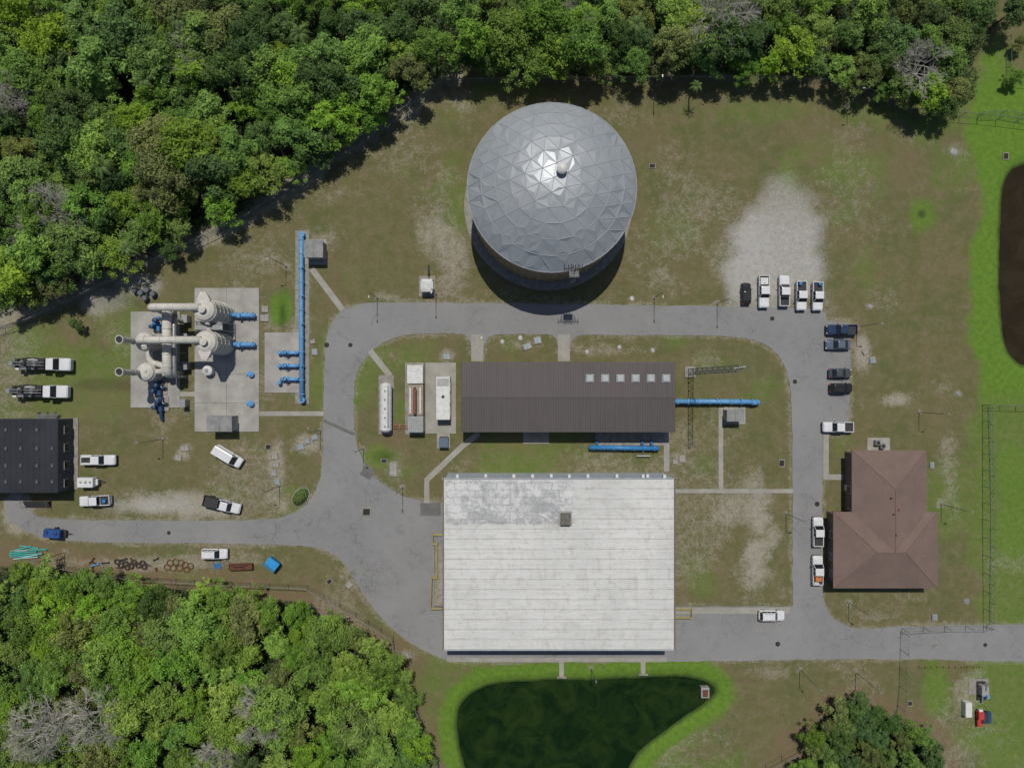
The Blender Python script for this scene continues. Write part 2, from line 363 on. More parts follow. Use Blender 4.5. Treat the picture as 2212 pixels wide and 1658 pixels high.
def dens(poly,st=1.2):
    o=[]
    for i in range(len(poly)):
        a,b=poly[i],poly[(i+1)%len(poly)]; n=max(1,int(math.dist(a,b)/st)) if math.dist(a,b)<60 else 4
        o+=[(a[0]+(b[0]-a[0])*k/n,a[1]+(b[1]-a[1])*k/n) for k in range(n)]
    return o
def jit(poly,a=.10): return [(x+random.uniform(-a,a),y+random.uniform(-a,a)) for x,y in dens(poly)]
holed(jit(chaikin(W(ROAD),3)),jit(chaikin(W(ISL),3)),.03,'road',ASPH)
CONC=mat('concrete_pad',(.36,.35,.325),(.25,.24,.22),.35,.85,bump=.3)
CONC2=mat('concrete_path',(.33,.32,.285),(.25,.24,.21),.5,.85,bump=.3)
CONCD=mat('concrete_old',(.29,.275,.24),(.18,.17,.15),1.2,.9,bump=.3)
PATCH=mat('asphalt_patch',(.15,.148,.143),(.115,.112,.108),.8,.9,bump=.2)
def slab(name,x0,y0,x1,y1,z,m=CONC):
    mb=MB(); a=P(x0,y0); b=P(x1,y1); mb.box((a[0]+b[0])/2,(a[1]+b[1])/2,-.05,abs(b[0]-a[0]),abs(a[1]-b[1]),z+.05,0,.02); return struct(name,mb,m)
def strip(pts,w,z=.06,name='path',m=None):
    mb=MB(); q=[Vector(P(*p)) for p in pts]; l=[];r=[]
    for i,p in enumerate(q):
        d=(q[min(i+1,len(q)-1)]-q[max(i-1,0)]).normalized(); n=Vector((-d.y,d.x))*w*S/2; l.append(tuple(p+n)); r.append(tuple(p-n))
    mb.prism(l+r[::-1],-.04,z); return struct(name,mb,m or CONC2)
strip([(799,757),(843,812)],13); strip([(673,580),(741,670)],13); strip([(556,893),(699,893)],10)
strip([(1784,938),(1784,1036)],12); strip([(1778,1030),(1822,1030)],12,.07)
strip([(922,1086),(922,1036),(1000,962),(1035,935)],12); strip([(1557,880),(1557,1055)],10); strip([(1455,1060),(1713,1060)],9,.07)
strip([(1440,930),(1440,1018)],12); strip([(1213,1428),(1213,1463)],10); strip([(1389,1428),(1389,1456)],10)
strip([(1455,1318),(1706,1318)],13,.12,'pavement'); strip([(388,851),(421,851)],10)
strip([(1031,722),(1031,780)],26,.045); strip([(1218,722),(1218,780)],26,.045)
strip([(930,1085),(930,1113)],44,.042,'road_patch',PATCH); strip([(965,1424),(1440,1424)],9,.05,'pavement')
strip([(699,908),(766,938)],7,.038,'road_patch',PATCH); strip([(788,1030),(800,1010)],26,.037,'road_patch',PATCH)
slab('concrete_pad',421,622,560,932,.15); slab('concrete_pad',283,673,389,880,.14); slab('concrete_pad',572,718,646,848,.12)
slab('concrete_pad',654,517,706,572,.13,CONC2); slab('concrete_pad',919,783,985,936,.12,CONC2); slab('concrete_pad',818,810,851,938,.12,CONCD)
slab('concrete_pad',1563,878,1610,916,.12,CONC2); slab('concrete_pad',1130,932,1186,958,.11,CONC2); slab('concrete_pad',1285,932,1436,962,.1,CONCD)
slab('concrete_pad',1873,945,1922,972,.1,CONC2); slab('concrete_pad',944,936,972,968,.1,CONC2); slab('concrete_pad',875,783,916,938,.1,CONCD)
slab('pipe_bed',638,498,668,872,.06,CONCD); slab('concrete_pad',905,596,940,640,.08,CONCD)
slab('concrete_pad',2092,1465,2135,1500,.06,CONCD)
mb=MB(); 
for yy in(684,746,808,870): a=P(421.5,yy); b=P(559.5,yy); mb.box((a[0]+b[0])/2,a[1],.14,b[0]-a[0],.06,.0135)
a=P(490,623); b=P(490,931); mb.box(a[0],(a[1]+b[1])/2,.14,.06,a[1]-b[1],.0165); struct('concrete_pad_joints',mb,mat('joint_filler',(.13,.12,.11)))
# ------------------------------------------------------------------ materials
BLUE=mat('blue_pipe_paint',(.13,.34,.60),(.09,.25,.47),1.5,.4); NAVY=mat('navy_pump_paint',(.03,.07,.16),(.02,.045,.10),3,.4)
BEIGE=mat('beige_fibreglass',(.56,.54,.49),(.43,.41,.365),.8,.6); STEEL=mat('galvanised_steel',(.34,.35,.35),(.24,.25,.25),2,.45,.5)
DARK=mat('dark_metal',(.035,.035,.037),(.02,.02,.02),2,.6); WALLB=mat('brown_wall',(.12,.095,.075),(.09,.07,.055),1,.8)
WHITEP=mat('white_paint',(.64,.64,.62),(.50,.50,.48),1.5,.45); GREYB=mat('grey_shed',(.34,.34,.33),(.24,.24,.23),.8,.7)
YEL=mat('yellow_paint',(.52,.41,.06),(.4,.32,.05),3,.5); RUST=mat('rusty_steel',(.16,.065,.035),(.09,.04,.025),4,.9)
TEAL=mat('teal_pvc',(.06,.42,.38),(.05,.32,.30),3,.5); RUB=mat('tyre_rubber',(.022,.022,.022),(.014,.014,.014),3,.85)
GLASS=mat('car_glass',(.018,.022,.028),(.010,.013,.018),2,.12,0,0,.6); CHR=mat('rim_metal',(.45,.45,.46),(.3,.3,.3),3,.35,.8)
RED=mat('red_lamp',(.45,.03,.02),None,3,.3); LAMPW=mat('headlamp_glass',(.6,.62,.64),None,3,.15,0,0,.6); BLUEB=mat('bright_blue_plastic',(.03,.30,.62),(.02,.22,.5),3,.5)
ORANGE=mat('orange_plastic',(.60,.18,.05),None,3,.6); REDP=mat('red_paint',(.50,.05,.05),None,3,.5); BED=mat('bed_liner',(.05,.05,.052),(.03,.03,.03),3,.8)
HATCH=mat('hatch_lid',(.28,.34,.38),(.20,.25,.28),2,.5,.2); GRATE=mat('iron_grate',(.04,.038,.03),(.02,.02,.018),4,.8); COPPER=mat('rusty_muffler',(.22,.09,.055),(.15,.065,.045),3,.7)
FENCE=mat('fence_wire',(.21,.23,.22),(.15,.17,.16),2,.6,.2); BARK=mat('bark',(.13,.10,.075),(.07,.055,.04),2,.95,bump=.5); PALEBARK=mat('bare_branch_bark',(.44,.42,.37),(.29,.28,.24),2,.95)
SBLUE=mat('strong_blue_paint',(.05,.23,.50),(.035,.16,.38),2,.4); POLE=mat('lamp_pole',(.10,.10,.10),None,2,.6)
# ------------------------------------------------------------------ covers
grp={'grate':'drain grates','slab':'concrete covers','hatch':'blue grey hatches','round':'round valve covers','manhole':'manhole covers'}
nm={'grate':'drain_grate','slab':'concrete_cover','hatch':'access_hatch','round':'valve_cover','manhole':'manhole_cover'}
for px,py,w,h,rot,k,lab in COVERS:
    if not k: continue
    T=Th(nm[k],lab,'cover',px,py,R(rot),grp[k]); w*=S; h*=S
    if k in('round','manhole'):
        m=MB(); m.lathe([(w*.6,0),(w*.6,.07 if k=='round' else .036),(w*.55,.09 if k=='round' else .04)],n=20); T.part('collar',m,CONCD if k=='round' else GRATE)
        m=MB(); m.lathe([(w*.4,.05),(w*.4,.12 if k=='round' else .05),(w*.34,.13 if k=='round' else .055)],n=18); m.box(0,0,.05,w*.3,.05,.1 if k=='round' else .02); T.part('lid',m,GRATE if k=='manhole' else STEEL)
    elif k=='grate':
        m=MB()
        for sx in(-1,1): m.box(sx*w*.44,0,0,w*.12,h,.16,0,.01)
        for sy in(-1,1): m.box(0,sy*h*.44,0,w*.76,h*.12,.155,0,.01)
        m.box(0,0,.0,w*.76,h*.76,.04); T.part('concrete_frame',m,CONCD)
        m=MB()
        n=int(w*.7/.12)
        for i in range(n): m.box(-w*.34+i*w*.68/max(1,n-1),0,.06,.05,h*.74,.06)
        m.box(0,0,.045,w*.72,h*.72,.02); T.part('grate_bars',m,GRATE)
    else:
        m=MB(); m.box(0,0,0,w,h,.22,0,.03); T.part('concrete_collar',m,CONCD)
        m=MB(); 
        for i in(-1,1): m.box(i*w*.2,0,.2,w*.36,h*.7,.07,0,.015)
        m.box(0,h*.25,.26,w*.1,.05,.04); T.part('lid',m,HATCH if k=='hatch' else CONC)
# ------------------------------------------------------------------ lamps
base=MB().lathe([(.28,0),(.28,.18),(.22,.25)],n=14); pole=MB().tube((0,0,.2),(0,0,7.2),.065,.045,8)
arm=MB().path([(0,0,7.1),(.25,0,7.3),(.65,0,7.4)],.03,6)
head=MB().loft([[(.5,-.08,7.36),(.95,-.12,7.36),(.95,.12,7.36),(.5,.08,7.36)],[(.5,-.08,7.46),(.95,-.1,7.47),(.95,.1,7.47),(.5,.08,7.46)]])
l0=None
for i,(px,py,a,lab) in enumerate(LAMPS):
    if i==0:
        T=Th('street_lamp',lab,'street lamp',px,py,R(a),'street lamps along the site roads'); T.part('base',base,CONCD); T.part('pole',pole,POLE); T.part('arm',arm,POLE); T.part('lamp_head',head,STEEL); l0=T.o
    else: dup(l0,(*P(px,py),0),R(a),lab)
# ------------------------------------------------------------------ fences
def fence(label,pts,h=2.3,cat='fence',st=.5,rr=.035):
    T=Th('chain_link_fence',label,cat,*pts[0]); L=[Vector(T.L(*p)) for p in pts]
    rail=MB(); fab=MB(); post=MB().tube((0,0,0),(0,0,h+.05),.05,.05,6); pm=None
    def addpost(p):
        nonlocal pm
        if pm is None: o=T.part('post',post,FENCE); pm=o
        else: o=pm.copy(); COL.objects.link(o); o.parent=T.o
        o.location=(p.x,p.y,0)
    for a,b in zip(L,L[1:]):
        ln=(b-a).length; n=max(1,round(ln/3.2)); d=(b-a)/ln
        rail.tube((*a,h),(*b,h),rr,rr,5); rail.tube((*a,.12),(*b,.12),.012,.012,3)
        for i in range(n): addpost(a+d*(ln*i/n))
        k=int(ln/st); e=Vector((-d.y,d.x))*.008
        for i in range(k):
            for q in(0,1):
                s0=a+d*(i*st); s1=a+d*min(ln,(i*st+1.3)); z0,z1=(0.05,h) if q else (h,.05)
                w=.012
                fab.add([(s0.x-e.x,s0.y-e.y,z0-w),(s1.x-e.x,s1.y-e.y,z1-w),(s1.x+e.x,s1.y+e.y,z1+w),(s0.x+e.x,s0.y+e.y,z0+w)],[(0,1,2,3)])
    addpost(L[-1]); T.part('top_rail',rail,FENCE); T.part('wire_mesh',fab,FENCE)
fence('long dark chain link fence along the north west wood edge',[(-20,718),(75,692),(290,590),(545,468),(640,398),(880,240),(960,182)],st=.22,rr=.06)
fence('chain link fence along the north wood behind the domed tank',[(966,182),(1300,178),(1650,176),(1830,186),(1950,243)],st=.22,rr=.055)
fence('short chain link fence at the north east corner by the pond',[(1955,245),(2110,256),(2230,270)])
fence('low chain link fence above the north east corner',[(2112,250),(2160,248),(2235,262)],2.0)
fence('chain link fence down the east side of the hip roof house',[(2230,877),(2122,874),(2122,1120),(2124,1352)],st=.8)
fence('second line of east fence running just outside the first',[(2134,880),(2140,1100),(2137,1340)],1.4,st=1.2)
fence('sliding gate fence beside the entrance road',[(1948,1356),(2040,1351),(2130,1350)],2.4,'gate')
fence('chain link fence running south from the entrance gate',[(1945,1362),(1942,1480),(1934,1562)],2.8,st=.6)
fence('chain link fence along the south west wood edge',[(140,1220),(300,1245),(500,1256),(665,1263),(770,1322),(850,1372),(856,1430),(900,1520),(948,1645),(955,1700)],st=.3,rr=.055)
fence('short chain link fence at the bottom left of the thicket',[(1620,1668),(1722,1612)])
fence('short fence rail in the far north east meadow',[(2172,84),(2174,180),(2230,186)],1.5)
# ------------------------------------------------------------------ big tank
T=Th('storage_tank','huge round water tank with silver faceted dome roof north of the ring road','tank',1184,446)
RT=166*S; HT=12.0
n=240; m=MB()
m.loft([[((RT-.35+(.14 if (i//2)%2 else 0))*math.cos(2*PI*i/n),(RT-.35+(.14 if (i//2)%2 else 0))*math.sin(2*PI*i/n),z) for i in range(n)] for z in(0,HT-.3)])
T.part('wall',m,mat('tan_tank_wall',(.30,.23,.145),(.22,.165,.10),.8,.8))
m=MB(); m.lathe([(RT-.5,HT-.35),(RT+.03,HT-.35),(RT+.03,HT+.02),(RT-.3,HT+.1)],n=72,cap=False); T.part('rim',m,mat('rim_aluminium',(.42,.43,.43),None,2,.5,.4))
m=MB(); m.lathe([(RT+1.3,0),(RT+1.3,.05),(RT+.9,.06)],n=72); T.part('footing',m,CONCD)
rise=5.6; Rs=(RT*RT+rise*rise)/(2*rise); K=6
def dz(r): return HT+.02+math.sqrt(Rs*Rs-r*r)-(Rs-rise)
pts={}; V=[]
for k in range(K+1):
    for i in range(max(1,6*k)):
        a=2*PI*i/max(1,6*k)+R(20); r=(RT-.02)*k/K; V.append((r*math.cos(a),r*math.sin(a),dz(r))); pts[(k,i)]=len(V)-1
fs=[]; ring_e=set()
for k in range(1,K+1):
    for s in range(6):
        for j in range(k):
            o0=pts[(k,(s*k+j)%(6*k))]; o1=pts[(k,(s*k+j+1)%(6*k))]; i0=pts[(k-1,(s*(k-1)+j)%max(1,6*(k-1)))]
            fs.append((i0,o0,o1)); ring_e.add(tuple(sorted((o0,o1))))
            if j<k-1:
                i1=pts[(k-1,(s*(k-1)+j+1)%max(1,6*(k-1)))]; fs.append((i0,o1,i1))
mb=MB(); fcol=[]
for f in fs:
    a,b,c=[Vector(V[i]) for i in f]; cen=(a+b+c)/3; rr=math.hypot(cen.x,cen.y)/RT
    q=.10 if rr<.40 else .028
    ce=cen+Vector((random.uniform(-.3,.3),random.uniform(-.3,.3),random.uniform(.0,q)))
    mb.add([a,b,c,ce],[(0,1,3),(1,2,3),(2,0,3)]); fcol+=[random.random()]*4
nseg=6*K
for i in range(nseg):
    a=Vector(V[pts[(K,i)]]); b=Vector(V[pts[(K,(i+1)%nseg)]]); arc=[]
    a0=math.atan2(a.y,a.x); a1=math.atan2(b.y,b.x)
    if a1<a0: a1+=2*PI
    for k in range(1,4): aa=a0+(a1-a0)*k/4; arc.append((RT*math.cos(aa),RT*math.sin(aa),HT+.02))
    mb.add([a]+arc+[b],[(0,1,2,3,4)]); fcol+=[.5]*5
t=NT('dome_aluminium'); v=t.co(); n1=t.noise(v,.18,4,.5); n2=t.noise(v,1.0,6,.6); fa=t.attr('pc')
c=t.mix(t.mr(n1,.35,.65),(.29,.315,.335),(.34,.36,.375)); c=t.mix(t.mr(n2,.4,.7,0.0,.3),c,(.25,.27,.28)); c=t.mix(t.ma('MULTIPLY',fa[0],.18),c,(.23,.25,.27)); t.bump(n2,.12,.12)
DOME=t.fin(c,.43,.25,.28); dome=T.part('dome_panels',mb,DOME)
ca_=np.repeat(np.array(fcol,dtype=np.float32),4); at=dome.data.color_attributes.new('pc','FLOAT_COLOR','POINT'); at.data.foreach_set('color',ca_)
ed=set()
for f in fs:
    for a,b in((0,1),(1,2),(2,0)): ed.add(tuple(sorted((f[a],f[b]))))
BAT=mat('batten_aluminium',(.40,.42,.44),None,2,.6,.1)
mb=MB()
for a,b in ed:
    up=Vector((0,0,.02)); rr_=.065 if (a,b) in ring_e else .045; mb.tube(Vector(V[a])+up,Vector(V[b])+up,rr_,None,4,False)
T.part('dome_battens',mb,BAT)
vx,vy=T.L(1214,363,18.6)
vent=T.part('roof_vent',MB().lathe([(.5,dz(1.5)-.2),(.5,18.2),(.85,18.25),(.85,18.6),(.6,18.85),(.15,19.05)],vx,vy,20),WHITEP,smooth=False)
GALV=mat('dull_galvanised',(.20,.205,.20),None,2,.7)
px_,py_=T.L(1240,592,12.3)
m=MB(); m.box(px_,py_,12.1,1.7,1.1,.1); T.part('access_platform',m,GALV)
m=MB()
for i in range(4):
    for sy in(-1,1): m.tube((px_-.85+i*.56,py_+sy*.55,12.2),(px_-.85+i*.56,py_+sy*.55,13.2),.025,.025,4)
for zz in(12.7,13.2):
    for sy in(-1,1): m.tube((px_-.85,py_+sy*.55,zz),(px_+.85,py_+sy*.55,zz),.025,.025,4)
    m.tube((px_-.85,py_-.55,zz),(px_-.85,py_+.55,zz),.025,.025,4)
T.part('platform_railing',m,GALV)
for a in range(-1,2):
    m=MB(); x=px_+a*1.1; m.tube((x,py_+.3,12.2),(x+a*.4,py_+.5,15.2),.07,.06,5); m.tube((x-.7,py_+.5,14.9),(x+.9,py_+.5,14.9),.05,.05,4)
    for q in(-.7,0,.7): m.tube((x+q,py_+.0,14.9),(x+q,py_+1.1,15.0),.06,.06,4)
    T.part('antenna',m,DARK)
m=MB()
for sx in(-.3,.3): m.tube((px_+sx,py_-.9,.1),(px_+sx,py_-.9,12.1),.04,.04,4)
for i in range(36): m.tube((px_-.3,py_-.9,.3+i*.33),(px_+.3,py_-.9,.3+i*.33),.02,.02,4)
T.part('ladder',m,GALV)
# ------------------------------------------------------------------ brown metal roof building
T=Th('pump_building','long process building with dark brown ribbed metal roof and six skylights','building',1227,858)
he,hr=4.8,5.15
def r4(T,x0,y0,x1,y1,h): a=T.L(x0,y0,h); b=T.L(x1,y1,h); return a[0],b[1],b[0],a[1]
x0,y0,x1,y1=r4(T,997,782,1458,933,he); ym=T.L(1200,857,hr)[1]
m=MB(); m.box((x0+x1)/2,(y0+y1)/2,0,x1-x0-1.4,y1-y0-1.4,he-.2); T.part('wall',m,WALLB)
m=MB()
m.add([(x0,y0,he),(x1,y0,he),(x1,ym,hr),(x0,ym,hr),(x1,y1,he),(x0,y1,he),(x0,y0,he-.18),(x1,y0,he-.18),(x1,y1,he-.18),(x0,y1,he-.18)],[(0,1,2,3),(3,2,4,5),(0,6,7,1),(5,4,8,9),(6,9,8,7),(0,3,5,9,6),(1,7,8,4,2)])
nr=86
for i in range(nr+1):
    x=x0+.04+(x1-x0-.08)*i/nr
    for ya,za,yb,zb in((y0,he,ym,hr),(ym,hr,y1,he)):
        m.add([(x-.035,ya,za),(x+.035,ya,za),(x+.035,yb,zb),(x-.035,yb,zb),(x-.02,ya,za+.06),(x+.02,ya,za+.06),(x+.02,yb,zb+.06),(x-.02,yb,zb+.06)],[(4,5,6,7),(0,4,7,3),(1,2,6,5)])
t=NT('brown_metal_roof'); v=t.co(); n1=t.noise(v,.12,5,.6); n2=t.noise(v,1.5,6,.7); mp=t.n('ShaderNodeMapping'); t.put(mp.inputs[0],v); mp.inputs['Scale'].default_value=(2.2,.12,1); n3=t.noise(mp.outputs[0],1.0,4,.6)
c=t.mix(t.mr(n1,.35,.65),(.084,.073,.071),(.070,.062,.061)); c=t.mix(t.mr(n3,.35,.65,0.0,.5),c,(.096,.086,.083)); c=t.mix(t.mr(n2,.5,.75,0.0,.3),c,(.105,.095,.09)); BROOF=t.fin(c,.6,0,.3)
rf=T.part('roof',m,BROOF)
m=MB(); m.box((x0+x1)/2,ym,hr-.02,x1-x0,.35,.09); T.part('ridge_cap',m,BROOF,rf)
for sx in(0,1):
    m=MB(); m.box(x0 if sx==0 else x1,(y0+y1)/2,he-.25,.12,y1-y0,.1); T.part('gutter',m,DARK,rf)
for px in(1274,1307,1340,1373,1406,1439):
    cx,cy=T.L(px,817,5.1); zz=he+(hr-he)*(y1-cy)/(y1-ym)
    m=MB(); m.loft([[(cx+a*.72,cy+b*.72,zz-.15) for a,b in((-1,-1),(1,-1),(1,1),(-1,1))],[(cx+a*.72,cy+b*.72,zz+.2) for a,b in((-1,-1),(1,-1),(1,1),(-1,1))]]); fr=T.part('skylight',m,GREYB)
    m=MB(); m.loft([[(cx+a*.66,cy+b*.66,zz+.2) for a,b in((-1,-1),(1,-1),(1,1),(-1,1))],[(cx+a*.5,cy+b*.5,zz+.42) for a,b in((-1,-1),(1,-1),(1,1),(-1,1))]]); T.part('skylight_dome',m,mat('skylight_plastic',(.40,.43,.44),None,2,.4),fr)
for dx in(-14,-4,8,15):
    m=MB(); m.box(dx,y0+.72,0.02,1.2,.08,2.2); d=T.part('door',m,GREYB); T.part('handle',MB().box(dx+.4,y0+.65,1.0,.1,.08,.05),STEEL,d)
# ------------------------------------------------------------------ white roof building
T=Th('treatment_building','large building with weathered white panelled flat roof south of the pump building','building',1207,1215)
hb=8.0; x0,y0,x1,y1=r4(T,958,1033,1457,1402,hb)
m=MB(); m.box((x0+x1)/2,(y0+y1)/2,0,x1-x0-.3,y1-y0-.16,hb-.25); T.part('wall',m,mat('pale_blue_wall',(.42,.47,.52),(.34,.38,.42),.8,.7))
m=MB(); m.box((x0+x1)/2,(y0+y1)/2,hb-.24,x1-x0,y1-y0,.24)
rows=17
for i in range(1,rows):
    yy=y0+(y1-y0)*i/rows; m.box((x0+x1)/2,yy,hb-.02,x1-x0-.6,.07,.055)
m.box((x0+x1)/2+.9,(y0+y1)/2-4.3,hb-.02,.12,(y1-y0)*.72,.10)
def roofcol(t,v):
    n1=t.noise(v,.1,5,.6); n2=t.noise(v,.9,8,.7)
    mp=t.n('ShaderNodeMapping'); t.put(mp.inputs[0],v); mp.inputs['Scale'].default_value=(.22,2.0,1); n3=t.noise(mp.outputs[0],1.0,8,.7)
    c=t.mix(t.mr(n1,.35,.65),(.58,.58,.56),(.50,.505,.49)); c=t.mix(t.mr(n3,.46,.70,0.0,.6),c,(.40,.39,.36)); c=t.mix(t.mr(n2,.52,.72,0.0,.6),c,(.34,.33,.295))
    mp2=t.n('ShaderNodeMapping'); t.put(mp2.inputs[0],v); mp2.inputs['Scale'].default_value=(1.0,.35,1); n7=t.noise(mp2.outputs[0],.9,8,.75); c=t.mix(t.mr(n7,.54,.68,0.0,.55),c,(.38,.36,.31))
    sy=t.n('ShaderNodeSeparateXYZ'); t.put(sy.inputs[0],v); rowh=(y1-y0)/rows
    fr_=t.ma('FRACT',t.ma('DIVIDE',t.ma('SUBTRACT',sy.outputs[1],y0),rowh)); ln_=t.ma('MULTIPLY',t.mr(t.ma('ABSOLUTE',t.ma('SUBTRACT',fr_,.5)),.42,.5,0.0,1.0),t.mr(n7,.36,.56)); return t.mix(t.ma('MULTIPLY',ln_,.8),c,(.31,.30,.265)),sy
t=NT('white_roof'); v=t.co(); c,_=roofcol(t,v); WROOF=t.fin(c,.75,0,.3)
rf=T.part('roof',m,WROOF)
a=T.L(962,1036,hb); b=T.L(1262,1136,hb)
t=NT('stained_membrane'); v=t.co(); bk=t.n('ShaderNodeTexBrick'); base_,sy=roofcol(t,v)
nn=t.n('ShaderNodeTexNoise'); t.put(nn.inputs['Vector'],v); nn.inputs['Scale'].default_value=1.0
w=t.n('ShaderNodeVectorMath',operation='MULTIPLY_ADD'); t.put(w.inputs[0],nn.outputs['Color']); w.inputs[1].default_value=(1.0,.8,0); t.put(w.inputs[2],v)
t.put(bk.inputs['Vector'],w.outputs[0]); bk.inputs['Scale'].default_value=1; bk.inputs['Brick Width'].default_value=2.4; bk.inputs['Row Height'].default_value=1.25; bk.inputs['Mortar Size'].default_value=.12; bk.inputs['Mortar Smooth'].default_value=1
bk.inputs['Color1'].default_value=(.56,.57,.55,1); bk.inputs['Color2'].default_value=(.46,.47,.46,1); bk.inputs['Mortar'].default_value=(.30,.30,.295,1)
n1=t.noise(v,.55,10,.72); n2=t.noise(v,.15,8,.75,.8); n3=t.noise(v,2.2,6,.7)
c=t.mix(t.mr(n2,.47,.58,0.0,.8),bk.outputs[0],t.mix(t.mr(n3,.35,.65),(.33,.335,.345),(.23,.235,.245))); c=t.mix(t.mr(n1,.50,.62,0.0,.6),c,(.30,.30,.30)); c=t.mix(t.mr(n1,.40,.48,.75,0.0),c,(.56,.565,.55))
c=t.mix(t.ma('MULTIPLY',t.mr(sy.outputs[1],b[1]+1.8,b[1]+.5,0.0,1.0),t.mr(n3,.35,.6,.1,.75)),c,(.26,.255,.25))
nw=t.mr(n1,.3,.7,-2.0,2.0); mx=t.mr(t.ma('ADD',sy.outputs[0],nw),b[0]-2.6,b[0]-1.4,1.0,0.0); my=t.mr(t.ma('ADD',sy.outputs[1],t.ma('MULTIPLY',nw,.15)),b[1]+.2,b[1]+.6); c=t.mix(t.ma('MULTIPLY',mx,my),base_,c)
m=MB(); m.add([(a[0],b[1],hb+.06),(b[0],b[1],hb+.06),(b[0],a[1],hb+.06),(a[0],a[1],hb+.06)],[(0,1,2,3)]); T.part('stained_roof_patch',m,t.fin(c,.8),rf,label='grey stained roof patch')
for sx in(x0-.02,x1+.02):
    m=MB(); m.box(sx,(y0+y1)/2,hb-.3,.22,y1-y0+.1,.5); T.part('side_coping',m,mat('brown_coping',(.16,.125,.11),None,1,.7),rf)
for yy_ in(y1+.02,y0-.05):
    m=MB(); m.box((x0+x1)/2,yy_,hb-.28,x1-x0,.2,.45); T.part('end_coping',m,mat('grey_coping',(.36,.39,.41),None,1,.6),rf)
cx,cy=T.L(1222,1121,hb+.8); m=MB(); m.box(cx,cy,hb,1.7,1.9,1.1,0,.05); q=T.part('roof_fan_unit',m,mat('fan_unit',(.16,.15,.13),(.10,.09,.08),1.5,.8),rf)
m=MB(); m.box(cx,cy,hb+.07,2.3,2.5,.08); T.part('curb',m,GREYB,rf)
m=MB(); cx,cy=T.L(1106,1391,hb); m.box(cx,cy,hb,1.7,.9,.14,0,.02); T.part('roof_hatch',m,WHITEP,rf)
for px in(990,1050,1110,1150,1190,1228,1268,1330,1385,1395,1430):
    cx=T.L(px,1030,6)[0]; m=MB(); m.box(cx,y1+.35,6.4+random.random(),.5,.6,.8,0,.04); T.part('wall_vent',m,WHITEP)
for i in range(9):
    for sx in(x0,x1):
        m=MB(); m.box(sx+(-.2 if sx==x0 else .2),y0+2+i*3.4,6.9,.25,.35,.5); T.part('downpipe_head',m,GREYB)
for dx in(-12,-2,10):
    m=MB(); m.box(dx,y0-.0,0.02,3,.12,3.4); T.part('roller_door',m,GREYB)
def railing(label,pts,h=1.1,mt=YEL):
    T=Th('safety_railing',label,'railing',*pts[0]); L=[T.L(*p) for p in pts]; m=MB(); q=MB()
    for a,b in zip(L,L[1:]):
        for z in(.55,h): m.tube((*a,z),(*b,z),.05,.05,5)
        n=max(1,int(math.dist(a,b)/1.5))
        for i in range(n+1): x=a[0]+(b[0]-a[0])*i/n; y=a[1]+(b[1]-a[1])*i/n; q.tube((x,y,0),(x,y,h),.05,.05,5)
    T.part('rails',m,mt); T.part('posts',q,mt)
railing('yellow railing of the upper loading ramp west of the white roof',[(957,1152),(936,1152),(936,1172),(946,1172),(946,1240)])
railing('yellow railing of the lower loading ramp west of the white roof',[(946,1245),(934,1245),(932,1311),(955,1311)])
railing('yellow railing at the east door of the white roof building',[(1452,1312),(1492,1312),(1492,1330),(1452,1330)])
railing('inner yellow handrail of the west loading ramp',[(944,1240),(944,1300)])
T=Th('loading_ramp','dark concrete loading ramp against the west wall of the white roof building','ramp',950,1230); m=MB(); a=T.L(940,1175); b=T.L(964,1305); m.add([(a[0],a[1],.04),(b[0],a[1],.04),(b[0],b[1],.9),(a[0],b[1],.9),(a[0],b[1],.04),(b[0],b[1],.04)],[(0,3,2,1),(0,4,3),(1,2,5),(3,4,5,2)]); T.part('ramp_slab',m,CONCD)
m=MB(); m.box(a[0]-.08,(a[1]+b[1])/2,.0,.12,a[1]-b[1],1.0); T.part('kerb',m,CONC2)
# ------------------------------------------------------------------ hip roof house
T=Th('hip_roof_house','office house with reddish brown shingled hip roof beside the east drive','building',1915,1125)
he=4.0; hr=6.0
lx0,ly0,lx1,ly1=r4(T,1800,1105,2025,1270,he); ux0,uy0,ux1,uy1=r4(T,1840,972,2002,1200,he)
hd=(ly1-ly0)/2; yr_=(ly0+ly1)/2
m=MB(); m.box((lx0+lx1)/2,(ly0+ly1)/2,0,lx1-lx0-1.3,ly1-ly0-1.3,he-.1); m.box((ux0+ux1)/2,(uy1+ly1)/2-.5,0,ux1-ux0-1.3,(uy1-ly1)-.3,he-.11); T.part('wall',m,mat('house_wall',(.17,.13,.11),(.13,.10,.085),1,.8))
m=MB()
m.add([(lx0,ly0,he),(lx1,ly0,he),(lx1,ly1,he),(lx0,ly1,he),(lx0+hd,yr_,hr),(lx1-hd,yr_,hr)],[(0,1,5,4),(1,2,5),(2,3,4,5),(3,0,4)])
m.prism([(lx0+.01,ly0+.01),(lx1-.01,ly0+.01),(lx1-.01,ly1-.01),(lx0+.01,ly1-.01)],he-.2,he-.01)
xm=(ux0+ux1)/2; hw=(ux1-ux0)/2; hr2=he+(hr-he)*hw/hd+.05
m.add([(ux0,yr_,he+.0),(ux1,yr_,he+.0),(ux1,uy1,he),(ux0,uy1,he),(xm,uy1-hw,hr2),(xm,yr_-.2,hr2)],[(1,2,4,5),(2,3,4),(3,0,5,4),(0,1,5)])
m.prism([(ux0+.01,yr_),(ux1-.01,yr_),(ux1-.01,uy1-.01),(ux0+.01,uy1-.01)],he-.19,he-.012)
t=NT('brown_shingle'); v=t.co(); n1=t.noise(v,.25,6,.65); n2=t.noise(v,3,6,.75); wv=t.n('ShaderNodeTexWave',wave_type='BANDS',bands_direction='Y'); t.put(wv.inputs[0],v); wv.inputs['Scale'].default_value=1.6; wv.inputs['Distortion'].default_value=.5
